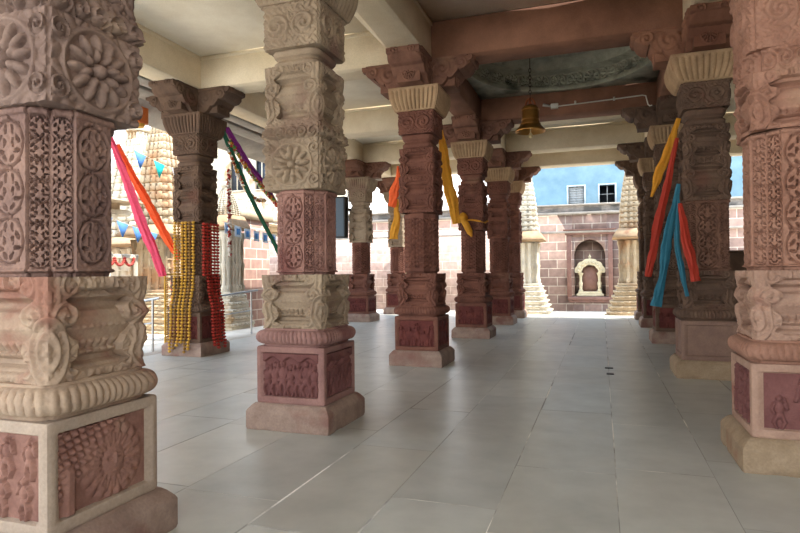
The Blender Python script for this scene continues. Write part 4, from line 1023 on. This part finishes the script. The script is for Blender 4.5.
cB = ('blue pennant', plain('flag_blue', (96, 150, 214), .7, trans=.3)); cT = ('teal pennant', plain('flag_teal', (30, 196, 190), .7, trans=.3)); cW = ('white pennant', plain('flag_white', (240, 240, 240), .7, trans=.3)); cR = ('red pennant', plain('flag_red', (220, 70, 60), .7, trans=.3))
bunting((-10, 9.3, 4.75), (-10, 12.4, 4.1), .1, [cW, cW, cB, cT, cW], 'bunting line of white, blue and teal pennants above the pink drape', 5)
pic = ('square white and blue flag', plain('flag_paleblue', (196, 214, 232), .6))
bunting((-9.6, 13.4, 2.95), (-9.6, 16.2, 2.75), .04, [pic], 'line of small square picture flags right of the garlanded pillar', 6)
bunting((-11, 10.6, 3.0), (-11, 12.6, 2.6), .05, [cB], 'low line of blue pennants behind the pink drape', 4)

# framed orange picture / red fringe over porch door / banner column
t = thing('hanging_lantern', 'orange and gold hanging lantern box under the eave beside the nearest pillar', 'lantern', (-8.8, 9.5, 4.5))
MB().box(-.14, .14, -.14, .14, .06, .60, bev=.02).build('body', plain('orange_lacquer', (206, 110, 40), .4), t)
MB().box(-.17, .17, -.17, .17, .60, .68, bev=.02).build('lid', plain('gold_paint', (214, 168, 70), .4, .5), t)
MB().lathe([(.01, -.02), (.1, 0), (.14, .06)], 12).build('foot', plain('gold_paint', (214, 168, 70)), t)
m = MB(); m.tube([(0, 0, .68), (0, 0, 1.0)], .01, 6); m.build('hanger', plain('dark_iron', (70, 60, 52)), t)
for k in range(5):
    y = 10.6+k*.32
    rows = [(-11.3, y+.15*math.cos(a), 1.95-.17*math.sin(a)) for a in np.linspace(math.pi, 0, 12)]
    m = MB()
    for q in rows: m.lathe([(.01, -.04), (.045, 0), (.01, .04)], 7, q)
    o = m.build('flower_swag', redg); tag(o, 'red flower swag, %s of five in a row behind the drapes' % ('leftmost', 'second', 'middle', 'fourth', 'rightmost')[k], 'garland', 'red swags in a row behind the drapes')
t = thing('swag_rail', 'cream beam on posts carrying the row of red flower swags', 'beam', (-11.35, 11.2, -.2))
MB().box(-.05, .05, -1.0, 1.0, 2.15, 2.25, bev=.01).build('rail', S['white'], t)
for yy in (-.95, .95): MB().tube([(0, yy, -.1), (0, yy, 2.2)], .05, 10).build('post', S['white'], t)
t = thing('flower_screen', 'narrow screen of gold and orange flower strings left of the garlanded pillar', 'screen', (-8.75, 10.55, -.02))
for k in range(6):
    m = MB(); z = .05
    while z < 1.5: m.lathe([(.01, z), (.028, z+.02), (.01, z+.045)], 7, (.02*(k % 2), -.30+k*.12, 0)); z += .05
    m.build('flower_string', [gold, orange, white, redg][k % 4], t)
m = MB(); m.tube([(0, -.36, 0), (0, -.36, 1.55)], .02, 8); m.tube([(0, .36, 0), (0, .36, 1.55)], .02, 8); m.tube([(0, -.36, 1.55), (0, .36, 1.55)], .02, 8); m.build('frame', gold, t)

# steel handrails
def handrail(p0, p1, label, h=1.0, slope=0):
    steel = plain('brushed_steel', (176, 178, 180), .3, .9); p0, p1 = np.array(p0, float), np.array(p1, float)
    t = thing('steel_handrail', label, 'handrail', tuple(p0)); d = p1-p0
    for u in (0, 1):
        q = d*u; MB().tube([tuple(q), tuple(q+np.array([0, 0, h]))], .024, 10).build('post', steel, t)
    a, b = np.array([0, 0, h])-d*.12, d*1.0+np.array([0, 0, h])
    MB().tube([tuple(a), tuple(b)], .026, 10).build('top_rail', steel, t)
    MB().tube([(0, 0, h*.55), tuple(d+np.array([0, 0, h*.55]))], .014, 8).build('middle_rail', steel, t)
handrail((-8.55, 9.6, -.02), (-9.55, 9.2, -.2), 'steel handrail left of the garlanded pillar, seen behind the pink drape', 1.05)
handrail((-8.6, 13.2, -.02), (-9.5, 12.0, -.2), 'steel handrail in front of the cream shrine right of the garlanded pillar', 1.1)

# loudspeaker by the far red pillar
t = thing('loudspeaker', 'tall black column loudspeaker hanging beside a distant red pillar', 'speaker', (XA-.42, Y5-.38, 3.3))
MB().box(-.17, .17, -.13, .13, -.66, .66, bev=.02).build('cabinet', plain('black_plastic', (26, 28, 32), .5), t)
MB().box(-.13, .13, -.145, -.125, -.6, .6, bev=.005).build('grille', plain('grey_grille', (70, 84, 96), .5, .3), t)
MB().box(.12, .3, .0, .08, .2, .28).build('mounting_bracket', plain('dark_iron', (70, 60, 52)), t, smooth=False)

# floor hatch marks near the far right
for (x, y, sx, sy, lb_) in ((.10, 9.2, .05, .07, 'nearest'), (.09, 9.75, .06, .06, 'farther')):
    o = MB().box(x-sx, x+sx, y-sy, y+sy, .0, .006).build('floor_plate', plain('dark_plate', (60, 58, 56), .4, .5), smooth=False)
    tag(o, 'small dark metal plate set in the floor, the %s of two' % lb_, 'plate')
